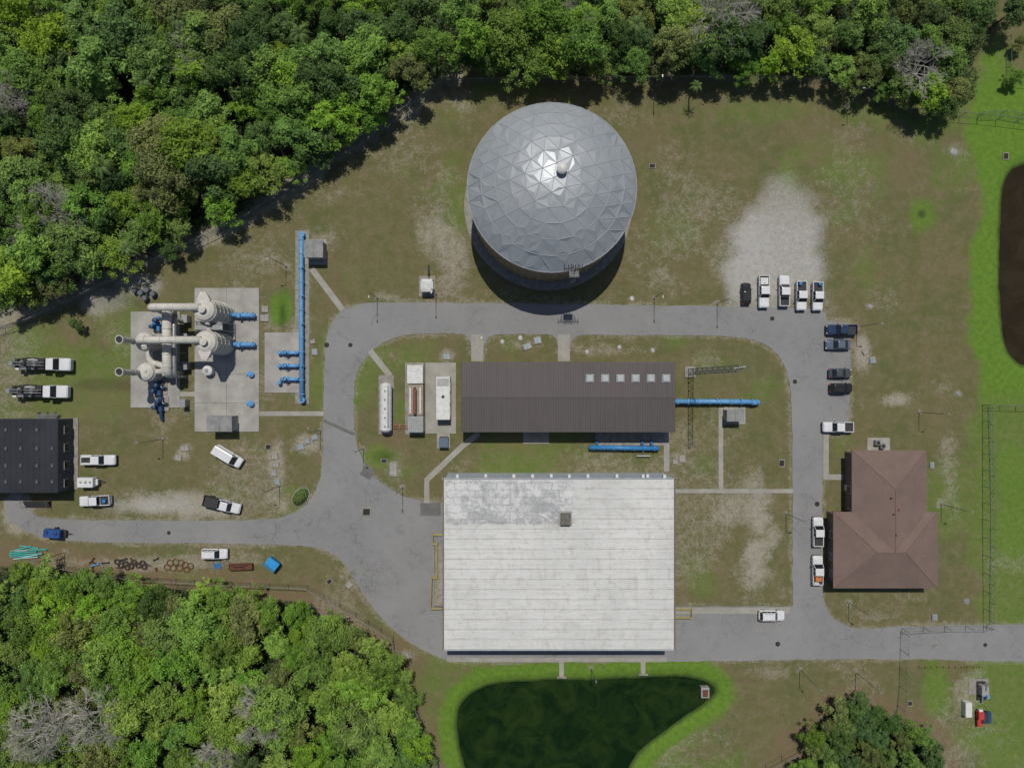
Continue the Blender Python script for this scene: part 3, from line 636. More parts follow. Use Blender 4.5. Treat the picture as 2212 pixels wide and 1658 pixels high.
c=t.mix(t.mr(n1,.35,.65),(.190,.135,.113),(.150,.107,.090)); c=t.mix(t.mr(n2,.4,.7,0.0,.45),c,(.115,.083,.070)); c=t.mix(t.mr(wv.outputs[1],0.0,1.0,0.0,.15),c,(.09,.065,.055)); SH=t.fin(c,.9)
rf=T.part('roof',m,SH)
m=MB()
for a,b in[((lx0,ly0,he),(lx0+hd,yr_,hr)),((lx0,ly1,he),(lx0+hd,yr_,hr)),((lx1,ly0,he),(lx1-hd,yr_,hr)),((lx1,ly1,he),(lx1-hd,yr_,hr)),((lx0+hd,yr_,hr),(lx1-hd,yr_,hr)),((ux0,uy1,he),(xm,uy1-hw,hr2)),((ux1,uy1,he),(xm,uy1-hw,hr2)),((xm,uy1-hw,hr2),(xm,yr_,hr2))]: m.tube(a,b,.06,.06,5)
T.part('ridge_tiles',m,mat('ridge_red',(.18,.11,.09),None,1,.85),rf)
for px,py in((1925,1075),(1930,1110),(1935,1155),(1942,1100)):
    cx,cy=T.L(px,py,6); m=MB(); m.tube((cx,cy,4.6),(cx,cy,6.4),.09,.09,8); T.part('vent_pipe',m,REDP if px==1942 else DARK,rf)
for i,yy in enumerate((-8,-5,-1,3,7)):
    wx=lx0+.62 if yy<-0.5 else ux0+.62
    m=MB(); m.box(wx,yy-1,1.0,.06,1.3,1.4); w_=T.part('window',m,WHITEP); T.part('pane',MB().box(wx-.04,yy-1,1.08,.05,1.1,1.24),GLASS,w_)
m=MB(); m.box(ux0+.62,5.2+1.0,.02,.06,1.1,2.2); d=T.part('door',m,WHITEP); T.part('handle',MB().box(ux0+.55,5.9,1.0,.06,.12,.05),STEEL,d)
for px,py in((1891,955),(1902,962)):
    A_=Th('air_conditioner','grey air conditioner unit on the pad north of the house, '+('left one' if px==1891 else 'right one'),'air conditioner',px,py); A_.part('casing',MB().box(0,0,.1,.9,.9,.9,0,.05),STEEL); A_.part('fan_grille',MB().lathe([(.36,1.0),(.36,1.04),(.1,1.06)],n=14),DARK)
# ------------------------------------------------------------------ black building at left
T=Th('workshop','workshop with black flat metal roof at the left edge of the yard','building',60,985)
hw_=4.4; x0,y0,x1,y1=r4(T,-120,905,126,1064,hw_)
m=MB(); m.box((x0+x1)/2,(y0+y1)/2,0,x1-x0-.2,y1-y0-.2,hw_-.15); T.part('wall',m,mat('slate_wall',(.09,.095,.105),(.065,.07,.08),1,.7))
m=MB(); m.box((x0+x1)/2,(y0+y1)/2,hw_-.15,x1-x0,y1-y0,.2,0,.03)
for i in range(20): m.box(x0+.3+i*(x1-x0-.5)/19,(y0+y1)/2,hw_+.04,.05,y1-y0-.2,.04)
t=NT('black_roof'); v=t.co(); n1=t.noise(v,.2,5,.6); c=t.mix(t.mr(n1,.35,.65),(.030,.032,.040),(.020,.022,.028)); rf=T.part('roof',m,t.fin(c,.5,0,.3))
for px in(-30,18,50,85,118):
    for py in(928,968,1005,1040):
        if px==118 and py in(928,): continue
        cx,cy=T.L(px-4,py,hw_); m=MB(); m.box(cx,cy,hw_+.02,.45,.6,.22,0,.04); T.part('roof_vent',m,mat('roof_vent_grey',(.10,.105,.12),None,2,.5),rf)
for i in range(4):
    yy=y1-2-i*3.2; m=MB(); m.box(x1+.0,yy,1.6,.16,1.5,1.3); w_=T.part('window',m,GREYB); T.part('pane',MB().box(x1+.06,yy,1.7,.1,1.3,1.1),GLASS,w_)
m=MB(); m.box(x1+.3,(y0+y1)/2,.04,1.0,y1-y0,.12); T.part('plinth',m,CONCD)
T=Th('entry_steps','dark metal entry steps under the south wall of the workshop','steps',84,1081); m=MB()
for i in range(4): m.box(0,-.2-i*.28,0.05,4.6,.28,.8-.2*i)
T.part('treads',m,DARK); m=MB()
for s in(-1,1): m.tube((s*2.3,0,1.8),(s*2.3,-1.2,1.1),.04,.04,5); m.tube((s*2.3,0,.1),(s*2.3,0,1.8),.04,.04,5); m.tube((s*2.3,-1.2,.05),(s*2.3,-1.2,1.1),.04,.04,5)
T.part('handrail',m,STEEL)
T=Th('pipe_rack','rack of dark pipes leaning behind the workshop','rack',105,898); m=MB()
for i in range(6): m.tube((-2.2+i*.2,-.4+i*.16,.6+.05*i),(1.9+i*.1,-.4+i*.18,.6+.05*i),.06,.06,6)
T.part('stored_pipes',m,STEEL); m=MB()
for s in(-1.5,0,1.5): m.box(s,0,0,.12,1.3,.6)
T.part('rack_frame',m,DARK)
# ------------------------------------------------------------------ small sheds
def shed(label,px0,py0,px1,py1,h,wallm,roofm,name='utility_shed',door=True,ov=.15):
    cx,cy=(px0+px1)/2,(py0+py1)/2; T=Th(name,label,'shed',cx,cy,h=h); x0,y0,x1,y1=r4(T,px0,py0,px1,py1,h)
    m=MB(); m.box(0,0,.1,x1-x0-2*ov,y1-y0-2*ov,h-.2); T.part('wall',m,wallm)
    m=MB(); m.loft([[(x0,y0,h-.14),(x1,y0,h-.14),(x1,y1,h-.02),(x0,y1,h-.02)],[(x0,y0,h),(x1,y0,h),(x1,y1,h+.12),(x0,y1,h+.12)]])
    m.box(0,0,h+.02,.06,y1-y0,.12); T.part('roof',m,roofm)
    m=MB(); m.box(0,y0+ov-.02,.12,1,.06,1.9); d=T.part('door',m,GREYB); T.part('handle',MB().box(.35,y0+ov-.07,1.0,.1,.05,.05),DARK,d)
    return T
GR=mat('grey_roof_sheet',(.27,.275,.27),(.17,.17,.165),.8,.7)
shed('small grey roofed shed beside the top of the long blue pipe',656,519,698,556,3.0,GREYB,GR)
shed('grey sheet roofed shelter at the foot of the west pump pad',447,897,501,932,3.4,GREYB,GR,'sun_shelter')
shed('small grey roofed shed under the east blue pipe',1570,884,1607,910,2.8,GREYB,GR)
T=Th('control_cabinet','white equipment cabinet on its own pad west of the domed tank','cabinet',922,616,h=2.2); T.part('casing',MB().box(0,0,.1,2.0,2.3,2.1,0,.05),WHITEP); T.part('roof_plate',MB().box(0,-.1,2.22,2.3,1.6,.08,0,.02),STEEL); T.part('door',MB().box(0,-1.16,.3,.9,.05,1.7),GREYB)
T=Th('valve_assembly','small dark valve standing above the white equipment cabinet','valve',927,585); m=MB(); m.tube((0,-1.2,.6),(0,1.0,.6),.1,.1,8); m.tube((0,0,0),(0,0,1.6),.08,.08,8); T.part('valve_pipe',m,DARK); T.part('hand_wheel',MB().torus(0,0,1.6,.28,.04),NAVY)
# ------------------------------------------------------------------ generators
T=Th('storage_vessel','horizontal white fuel tank on saddles left of the generators','tank',834,878,h=1.5)
a=T.L(834,826,1.5); b=T.L(834,934,1.5); m=MB(); r=1.08; rings=[]
for y,rr in((b[1],.35),(b[1]+.2,.8),(b[1]+.5,r),(a[1]-.5,r),(a[1]-.2,.8),(a[1],.35)): rings.append([(rr*math.cos(2*PI*i/20),y,1.6+rr*math.sin(2*PI*i/20)) for i in range(20)])
m.loft([r_ for r_ in rings]); T.part('vessel',m,WHITEP,smooth=False)
for q in(.2,.8): m=MB(); m.box(0,b[1]+(a[1]-b[1])*q,.1,1.9,.5,1.0); T.part('saddle',m,CONCD)
for i in range(5): m=MB(); m.lathe([(.16,2.6),(.16,2.85),(.1,2.9)],0,b[1]+1.2+i*1.6,10); T.part('nozzle',m,STEEL)
m=MB(); m.box(.55,0,2.62,.3,a[1]-b[1]-1.5,.04); T.part('walkway',m,STEEL)
T=Th('generator','long generator enclosure with white end hood and rusty muffler on top','generator',897,861,h=2.6)
x0,y0,x1,y1=r4(T,880,788,914,934,2.7)
m=MB(); m.box(0,y1-1.7,.1,x1-x0,3.3,2.9,0,.06); 
for i in range(9): m.box(0,y1-.3-i*.33,3.0,x1-x0-.4,.12,.05)
T.part('air_intake_hood',m,WHITEP)
m=MB(); m.box(0,(y1-3.4+y0+3.1)/2,.1,x1-x0,(y1-3.4-y0-3.1),2.5,0,.05); T.part('engine_enclosure',m,mat('tan_enclosure',(.30,.255,.20),(.22,.185,.15),1,.6))
m=MB(); m.box(0,y0+1.5,.1,x1-x0,3.0,2.4,0,.05)
for i in range(8): m.box(-x1+.3+i*.33+.1,y0+1.5,2.5,.08,2.7,.12)
T.part('radiator',m,STEEL)
m=MB(); m.path([(0,y1-4.2,3.3),(0,y1-4.6,3.35),(0,y1-5,3.35),(0,y1-8.2,3.35),(0,y1-8.7,3.3)],.3,12); m.tube((0,y1-4.1,2.6),(0,y1-4.1,3.9),.12,.12,8); m.tube((0,y1-8.4,2.6),(0,y1-8.4,3.4),.12,.12,8); T.part('muffler',m,COPPER,smooth=False)
for s in(-1,1): m=MB(); m.box(s*.9,y1-6.4,2.6,.25,4.6,.12); T.part('roof_rail',m,WHITEP)
T=Th('generator','shorter white generator enclosure with grey louvre, right of the rusty muffler one','generator',957,860,h=2.6)
x0,y0,x1,y1=r4(T,942,814,972,907,2.6); m=MB(); m.box(0,0,.1,x1-x0,y1-y0,2.5,0,.06); T.part('enclosure',m,WHITEP)
m=MB(); 
for i in range(8): m.box(0,y1-.35-i*.17,2.6,x1-x0-.4,.09,.06)
T.part('louvre',m,GREYB); T.part('exhaust_port',MB().lathe([(.26,2.6),(.26,2.75),(.1,2.7)],0,.3,14),DARK)
for i in range(3): T.part('door',MB().box(x1+.02,-2.3+i*2.2,.4,.04,1.6,1.8),WHITEP)
T=Th('transformer','dark blue grey transformer box on a pad below the generators','transformer',958,956,h=1.5); T.part('casing',MB().box(0,0,.1,1.7,1.8,1.3,0,.05),mat('transformer_paint',(.10,.14,.19),None,2,.5)); m=MB(); 
for i in range(7): m.box(-.66+i*.22,.98,.3,.06,.25,.9)
T.part('cooling_fins',m,DARK); T.part('lid',MB().box(0,0,1.4,1.4,1.5,.06,0,.02),mat('transformer_lid',(.11,.15,.21),None,2,.4))
T=Th('conduit_run','thin orange red pipes joining the white fuel tank and the generator','pipe',864,921); m=MB()
for i in range(3): m.tube((-1.7,-.3+i*.3,.4),(2.0,-.3+i*.3,.4),.05,.05,6)
T.part('pipes',m,mat('faded_orange',(.40,.16,.08),None,3,.7)); m=MB(); 
for s in(-1.2,0,1.2): m.box(s,0,0,.1,.9,.35)
T.part('supports',m,STEEL)
# ------------------------------------------------------------------ blue pipes
def pipe(label,pts,r,z,flanges=8,m_=BLUE,sup=4,extras=None,name='blue_pipe'):
    T=Th(name,label,'pipe',*pts[0]); L=[T.L(*p,h=z)+(z,) for p in pts]
    m=MB(); m.path(L,r,14); T.part('pipe_run',m,m_,smooth=True)
    tot=sum(math.dist(a,b) for a,b in zip(L,L[1:])); 
    for k in range(flanges):
        d=tot*(k+.5)/flanges
        for a,b in zip(L,L[1:]):
            l=math.dist(a,b)
            if d<=l:
                A_=Vector(a); D=(Vector(b)-A_).normalized(); q=A_+D*d; T.part('flange',MB().tube(q-D*.09,q+D*.09,r*1.32,r*1.32,14),m_); break
            d-=l
    for k in range(sup):
        d=tot*(k+.5)/sup+.4
        for a,b in zip(L,L[1:]):
            l=math.dist(a,b)
            if d<=l:
                q=Vector(a)+(Vector(b)-Vector(a))*d/l; T.part('pipe_support',MB().box(q.x,q.y,0,.6,.6,max(.1,z-r*.7)),CONCD); break
            d-=l
    return T,L
T,L=pipe('long sky blue pipe running north to south beside the west bend',[(651,503),(651,560),(651,700),(652,866)],.40,.9,12,BLUE,8)
for p_ in((651,506),(652,864)):
    q=T.L(*p_,h=1.2); T.part('end_elbow',MB().path([(q[0],q[1],0),(q[0],q[1],.9),(q[0],q[1],1.2)],.5,14),BLUE)
for i,yy in enumerate((578,640,700,790)):
    q=T.L(651,yy,h=1.4); T.part('air_valve',MB().tube((q[0]+.1,q[1],1.2),(q[0]+.1,q[1],1.75),.14,.12,8),BLUE)
for i,yy in enumerate((762,790,819)):
    T,L=pipe('sky blue branch pipe with valve joining the long pipe, '+('upper','middle','lower')[i]+' of three',[(606,yy),(630,yy),(645,yy)],.3,.9,3,BLUE,2,name='branch_pipe')
    q=T.L(618,yy-1,h=1.5); T.part('valve_body',MB().lathe([(.42,.7),(.42,1.4),(.2,1.5),(.2,1.9)],q[0],q[1],12),BLUE); T.part('hand_wheel',MB().torus(q[0]-.1,q[1],1.95,.3,.05,16,5),NAVY)
    q=T.L(603,yy+(8 if i==2 else 0),h=1); T.part('end_elbow',MB().lathe([(.38,0),(.38,1.0),(.25,1.25)],q[0],q[1],14),BLUE)
for i,yy in enumerate((681,744)):
    T,L=pipe('short sky blue outlet pipe east of the '+('upper','lower')[i]+' beige tower',[(496,yy-1),(530,yy),(551,yy)],.42,1.1,5,BLUE,2,name='outlet_pipe')
    q=T.L(516,yy,h=1.6); T.part('valve_body',MB().box(q[0],q[1],1.0,.5,.9,.9,0,.08),BLUE)
for i,(xx,yy) in enumerate(((545,808),(545,871))):
    T=Th('pipe_stub','capped sky blue pipe stub on the west pad, '+('upper','lower')[i]+' one','pipe',xx,yy); T.part('riser',MB().lathe([(.42,.1),(.42,.8),(.3,1.0)],0,0,14),BLUE); T.part('cap_flange',MB().lathe([(.55,.72),(.55,.82),(.1,.85)],0,0,16),BLUE); T.part('branch',MB().tube((0,0,.5),(-.9,0,.5),.25,.25,10),BLUE)
T,L=pipe('sky blue pipe leaving the east end of the brown roof building',[(1452,867),(1560,867),(1636,868)],.45,1.2,8,BLUE,4)
q=T.L(1634,869,h=1.5); T.part('end_elbow',MB().path([(q[0]-.6,q[1],1.2),(q[0],q[1],1.15),(q[0]+.45,q[1],.8),(q[0]+.6,q[1],.0)],.5,14),BLUE)
for xx in(1500,1548,1600): q=T.L(xx,862,h=1.5); T.part('air_valve',MB().tube((q[0],q[1],1.0),(q[0],q[1],1.9),.12,.12,8),BLUE)
T,L=pipe('strong blue pipe south of the brown roof building wall',[(1272,966),(1350,967),(1424,968)],.42,1.0,7,SBLUE,4)
for xx in(1290,1388,1408): q=T.L(xx,960,h=1.0); T.part('riser',MB().tube((q[0],q[1]+.6,.1),(q[0],q[1],1.0),.22,.22,10),SBLUE)
T=Th('pipe_manifold','small grey pipe manifold just below the strong blue pipe','pipe',1388,984)
T.part('pipe_run',MB().tube((-1.2,0,.5),(1.3,0,.5),.14,.14,8),STEEL); T.part('riser',MB().tube((0,0,0),(0,1.0,.6),.14,.14,8),STEEL)
# ------------------------------------------------------------------ west process towers
def frp(label,tx,ty,r,h,name='scrubber_tower',bands=4,grp_=None):
    T=Th(name,label,'tower',tx,ty,h=h,group=grp_)
    m=MB(); m.lathe([(r*.99,.15),(r,.4),(r,h-.9),(r*.9,h-.45),(r*.6,h-.12),(r*.2,h)],n=28); T.part('shell',m,BEIGE,smooth=False)
    for i in range(bands): T.part('band',MB().lathe([(r+.08,.9+i*(h-2)/max(1,bands-1)),(r+.08,1.05+i*(h-2)/max(1,bands-1))],n=28),BEIGE)
    return T
for i,(tx,ty) in enumerate(((437,668),(440,738))):
    T=frp(('upper','lower')[i]+' large beige round scrubber tower on the west pump pad',tx,ty,1.98,8.4,bands=5)
    T.part('top_nozzle',MB().lathe([(.5,8.2),(.5,8.9),(.65,8.9),(.65,9.0),(.1,9.05)],.1,0,16),BEIGE)
    for s in(-1,1): T.part('side_nozzle',MB().tube((.2,s*1.7,6.6),(.2,s*2.5,6.9),.45,.38,12),BEIGE)
    m=MB()
    for sx in(-.25,.25): m.tube((2.15,sx+.5,.1),(2.15,sx+.5,8.8),.04,.04,4)
    for k in range(24): m.tube((2.15,.25,.4+k*.34),(2.15,.75,.4+k*.34),.02,.02,4)
    T.part('ladder',m,STEEL)
    m=MB(); sgn=1 if i==0 else -1
    m.add([(-1.2,sgn*1.5,7.4),(1.2,sgn*1.5,7.4),(.3,sgn*3.1,7.6),(-.6,sgn*3.1,7.6),(-1.2,sgn*1.5,8.0),(1.2,sgn*1.5,8.0),(.3,sgn*3.1,7.9),(-.6,sgn*3.1,7.9)],[(0,1,2,3),(4,7,6,5),(0,4,5,1),(1,5,6,2),(2,6,7,3),(3,7,4,0)]); T.part('transition_duct',m,BEIGE)
T=Th('access_platform','grey steel walkway standing between the two beige towers','platform',452,704,h=6); m=MB(); m.box(0,0,5.9,4.6,1.4,.1)
T.part('deck',m,STEEL); m=MB()
for x in(-2.2,2.2):
    for y in(-.7,.7): m.tube((x,y,.15),(x,y,7),.07,.07,5)
for k in range(4): m.tube((-2.2,-.7,.6+k*1.5),(-2.2,.7,1.9+k*1.3),.04,.04,4); m.tube((-2.2,.7,.6+k*1.5),(2.2,.7,1.9+k*1.3),.04,.04,4)
T.part('support_frame',m,STEEL); m=MB()
for y in(-.7,.7):
    for z in(6.5,7): m.tube((-2.2,y,z),(2.2,y,z),.03,.03,4)
T.part('railing',m,STEEL)
def duct(label,pts,r,m_=BEIGE,fl=()):
    T=Th('air_duct',label,'duct',pts[0][0],pts[0][1],h=pts[0][2])
    L=[T.L(a,b,h)+(h,) for a,b,h in pts]; V3=[Vector(l) for l in L]; out=[V3[0]]
    for i in range(1,len(V3)-1):
        a=(V3[i-1]-V3[i]); b=(V3[i+1]-V3[i]); k=min(1.1,a.length*.45,b.length*.45); a.normalize(); b.normalize(); p0=V3[i]+a*k; p2=V3[i]+b*k
        for t_ in(0,.25,.5,.75,1): out.append(p0*(1-t_)**2+V3[i]*2*t_*(1-t_)+p2*t_*t_)
    out.append(V3[-1]); T.part('duct_run',MB().path(out,r,14),m_,smooth=True)
    for a,b in zip(V3,V3[1:]):
        n=int((b-a).length/2.2)
        for i in range(n):
            q=a+(b-a)*(i+.5)/n; D=(b-a).normalized(); T.part('joint_flange',MB().tube(q-D*.06,q+D*.06,r*1.15,r*1.15,14),m_)
    return T
def dn(px,py,h,h2): # straight down in the world
    f=((H-h)/H)/((H-h2)/H); return (1106+(px-1106)*f,829+(py-829)*f,h2)
duct('upper beige overhead duct from the upper tower bending down at its west end',[(432,663,8.6),(322,663,8.6),dn(322,663,8.6,.5)],.66)
duct('lower beige overhead duct from the lower tower bending down at its west end',[(434,734,8.6),(296,734,8.6),dn(296,734,8.6,.6)],.64)
duct('wide beige duct running north to south between the tower rows',[(360,668,5.2),(361,806,5.2),dn(361,806,5.2,.5)],.78)
duct('grey vertical duct line behind the wide beige duct',[dn(375,690,4.5,.3),(376,690,4.5),(376,812,4.5),dn(376,812,4.5,.3)],.4,STEEL)
duct('short curved beige duct joining the blowers at the west pad',[(322,752,3),(322,782,3),(356,790,3),(357,812,3)],.55)
duct('small beige crossover duct under the lower tower',[(352,802,3.2),(318,803,3.2)],.5)
for i,(tx,ty) in enumerate(((257,733),(257,803))):
    T=Th('exhaust_stack',('upper','lower')[i]+' tall beige exhaust stack with open dark mouth at the west pad','stack',tx,ty,h=10.3)
    T.part('pipe',MB().lathe([(.5,.15),(.5,9.4),(.68,9.7),(.72,10.3),(.6,10.3),(.55,9.6)],n=20),BEIGE); T.part('mouth',MB().lathe([(.58,10.0),(.57,10.05)],n=16),DARK)
    for z in(3,6): T.part('clamp_ring',MB().lathe([(.6,z),(.6,z+.12)],n=20),STEEL)
    T2=frp(('upper','lower')[i]+' squat beige mist tank below its exhaust stack',306+4*i,737+i*66,1.6,4.6,'mist_tank',2)
    T2.part('manway',MB().lathe([(.3,4.4),(.3,4.75),(.1,4.78)],.3,.2,12),BEIGE)
for i,(px,py,sc) in enumerate(((347,700,.8),(349,838,1),(352,872,1))):
    T=Th('pump_set','dark blue pump set with motor, '+('northern','middle','southern')[i]+' one on the west slab','pump',px,py)
    m=MB(); m.tube((0,-1.3,.8),(0,1.3,.8),.42*sc,.42*sc,12); m.tube((-1.1,0,.8),(1.1,0,.8),.28*sc,.28*sc,10); T.part('pump_casing',m,NAVY if i else SBLUE,smooth=False)
    T.part('motor',MB().lathe([(.45,.8),(.45,2.2),(.38,2.4),(.15,2.45)],.0,.5,14),NAVY); T.part('motor',MB().lathe([(.38,.8),(.38,2.0),(.15,2.1)],-.8,-.6,14),NAVY)
    T.part('base_plate',MB().box(0,0,.12,2.4,2.6,.15),CONCD)
    T.part('hand_wheel',MB().torus(.9,.4,1.4,.3,.05,14,5),STEEL)
    if i==2: T.part('tail_pipe',MB().path([(0,-1.2,.8),(0,-2.2,.7),(.1,-3,.4)],.28,10),NAVY)
for i,(px,py) in enumerate(((408,690),(408,730),(408,790),(395,800),(404,870))):
    T=Th('electrical_cabinet','grey electrical cabinet on the west pads, '+('first','second','third','fourth','fifth')[i]+' counted from the top','cabinet',px,py); T.part('casing',MB().box(0,0,.1,.9,1.3,1.7,0,.04),GREYB); T.part('door',MB().box(.47,0,.3,.04,1.1,1.3),STEEL); T.part('roof_plate',MB().box(0,0,1.8,1.05,1.45,.05),STEEL)
T=Th('pipe_gantry','grey steel pipe gantry standing between the west slabs','gantry',392,745); m=MB()
for y in(-4,-1.5,1.5,4):
    for x in(-1,1): m.tube((x,y,.1),(x,y,4),.07,.07,5)
    m.tube((-1,y,4),(1,y,4),.07,.07,5); m.tube((-1,y,2.4),(1,y,2.4),.05,.05,5)
T.part('frame',m,STEEL)
for x in(-1,-.4,.2,1): T.part('pipe',MB().tube((x,-4.2,4.1),(x,4.2,4.1),.08,.08,6),STEEL)
T=Th('storage_bin','white covered bin with round lid below the lower beige tower','tank',447,800,h=1.6); T.part('shell',MB().lathe([(.9,.15),(.9,1.5),(.5,1.75),(.1,1.8)],n=18),WHITEP); T.part('lid',MB().lathe([(.35,1.75),(.35,1.9),(.1,1.92)],n=12),GREYB)
for i in range(5):
    T=Th('plastic_drum',('leftmost dark drum by the north west fence','second dark drum from the left by the north west fence','dark drum by the north west fence, right of the second','rightmost dark drum by the north west fence','lowest dark drum of the heap by the north west fence')[i],'drum',(296,309,322,335,318)[i],(628,634,628,636,645)[i])
    T.part('barrel',MB().lathe([(.5,0),(.56,.4),(.56,.8),(.5,1.1)],n=14),mat('dark_tarp',(.05,.06,.075),(.10,.11,.12),2,.5)); T.part('lid',MB().lathe([(.45,1.1),(.4,1.16)],n=14),mat('drum_lid',(.12,.13,.14),None,2,.6))
# ------------------------------------------------------------------ lattice mast
T=Th('radio_mast','tall lattice radio mast east of the brown roof building','mast',1490,803); m=MB(); hm=28; w=.62
cs=[(w*math.cos(a),w*math.sin(a)) for a in(0,2.09,4.19)]
for x,y in cs: m.tube((x,y,.2),(x*.8,y*.8,hm),.06,.05,5)
n=18
for k in range(n):
    z0=.3+k*(hm-.4)/n; z1=z0+(hm-.4)/n
    for i in range(3):
        a=cs[i]; b=cs[(i+1)%3]
        if k%2: a,b=b,a
        m.tube((*a,z0),(b[0],b[1],z1),.03,.03,4,False); m.tube((a[0],a[1],z1),(b[0],b[1],z1),.025,.025,4,False)
T.part('lattice',m,mat('mast_steel',(.20,.20,.20),None,2,.6,.3)); T.part('footing',MB().box(0,0,0,2,2,.25,0,.04),CONCD)
T.part('antenna',MB().tube((0,0,hm),(0,0,hm+1.4),.05,.03,5),STEEL); m=MB(); m.tube((-.9,0,hm-.4),(.9,.3,hm-.4),.05,.05,5); m.tube((.9,.3,hm-1),(.9,.3,hm+1),.06,.06,5); T.part('antenna_arm',m,STEEL)
# ------------------------------------------------------------------ vehicles
def plan(x0,x1,w,cf,cr,z,ins=0):
    x0+=ins; x1-=ins; w-=ins; o=[]
    for cx,cy,c,a0 in((x1,w,cf,0),(x0,w,cr,90),(x0,-w,cr,180),(x1,-w,cf,270)):
        sx=1 if cx==x1 else -1; sy=1 if cy>0 else -1; qx=cx-sx*c; qy=cy-sy*c
        for k in range(4): a=R(a0+30*k); o.append((qx+c*math.cos(a),qy+c*math.sin(a),z))
    return o
def paint(name,c): return mat(name,c,tuple(q*.88 for q in c),.8,.28,0,0,.5)
PW=paint('white_car_paint',(.66,.67,.68)); PB=paint('black_car_paint',(.018,.019,.022)); PN=paint('navy_car_paint',(.02,.04,.09)); PG=paint('grey_car_paint',(.12,.14,.16)); PDG=paint('dark_grey_car_paint',(.06,.07,.085)); PS=paint('blue_grey_paint',(.10,.13,.18))
def wheels(T,xs_,w,r=.37):
    for x in xs_:
        for s in(-1,1):
            o=T.part('wheel',MB().tube((x,s*(w-.24),r),(x,s*(w-.01),r),r,r,16),RUB); T.part('rim',MB().tube((x,s*(w-.02),r),(x,s*(w+.015),r),r*.6,r*.55,10),CHR,o)
def green_(T,xb0,xb1,xt0,xt1,wb,wt,z0,z1,pm,sides=True,mid=()):
    B0=[(xb0,-wb,z0),(xb1,-wb,z0),(xb1,wb,z0),(xb0,wb,z0)]; T0=[(xt0,-wt,z1),(xt1,-wt,z1),(xt1,wt,z1),(xt0,wt,z1)]
    def q(nm_,a,b,c,d,mm):
        m=MB(); m.add([a,b,c,d],[(0,1,2,3)]); T.part(nm_,m,mm)
    q('windshield',B0[1],B0[2],T0[2],T0[1],GLASS); q('rear_window',B0[3],B0[0],T0[0],T0[3],GLASS)
    q('side_window',B0[0],B0[1],T0[1],T0[0],GLASS if sides else pm); q('side_window',B0[2],B0[3],T0[3],T0[2],GLASS if sides else pm)
    m=MB()
    for a,b in zip(B0,T0): m.tube(a,b,.05,.045,5)
    for x in mid:
        for s in(-1,1): m.tube((x,s*wb,z0),(x,s*wt,z1),.05,.05,5)
    m.tube((xt0,-wt,z1),(xt0,wt,z1),.04,.04,5); m.tube((xt1,-wt,z1),(xt1,wt,z1),.04,.04,5)
    for s in(-1,1): m.tube((xt0,s*wt,z1),(xt1,s*wt,z1),.04,.04,5)
    T.part('window_frame',m,pm)
    m=MB(); m.loft([plan(xt0-.04,xt1+.04,wt+.03,.18,.15,z1-.03),plan(xt0-.04,xt1+.04,wt+.03,.18,.15,z1+.03),plan(xt0-.04,xt1+.04,wt+.03,.14,.12,z1+.07,.12)]); T.part('roof',m,pm)
def lights(T,L_,w,z):
    for s in(-1,1):
        T.part('headlight',MB().box(L_/2-.1,s*(w-.3),z-.08,.22,.36,.16,0,.03),LAMPW); T.part('tail_light',MB().box(-L_/2+.05,s*(w-.2),z,.1,.28,.2),RED)
        T.part('wing_mirror',MB().box(.78,s*(w+.1),z+.2,.16,.22,.16,0,.03),DARK)
    T.part('front_bumper',MB().loft([plan(L_/2-.3,L_/2+.05,w-.08,.14,.02,.32),plan(L_/2-.3,L_/2+.05,w-.08,.14,.02,.58)]),DARK)
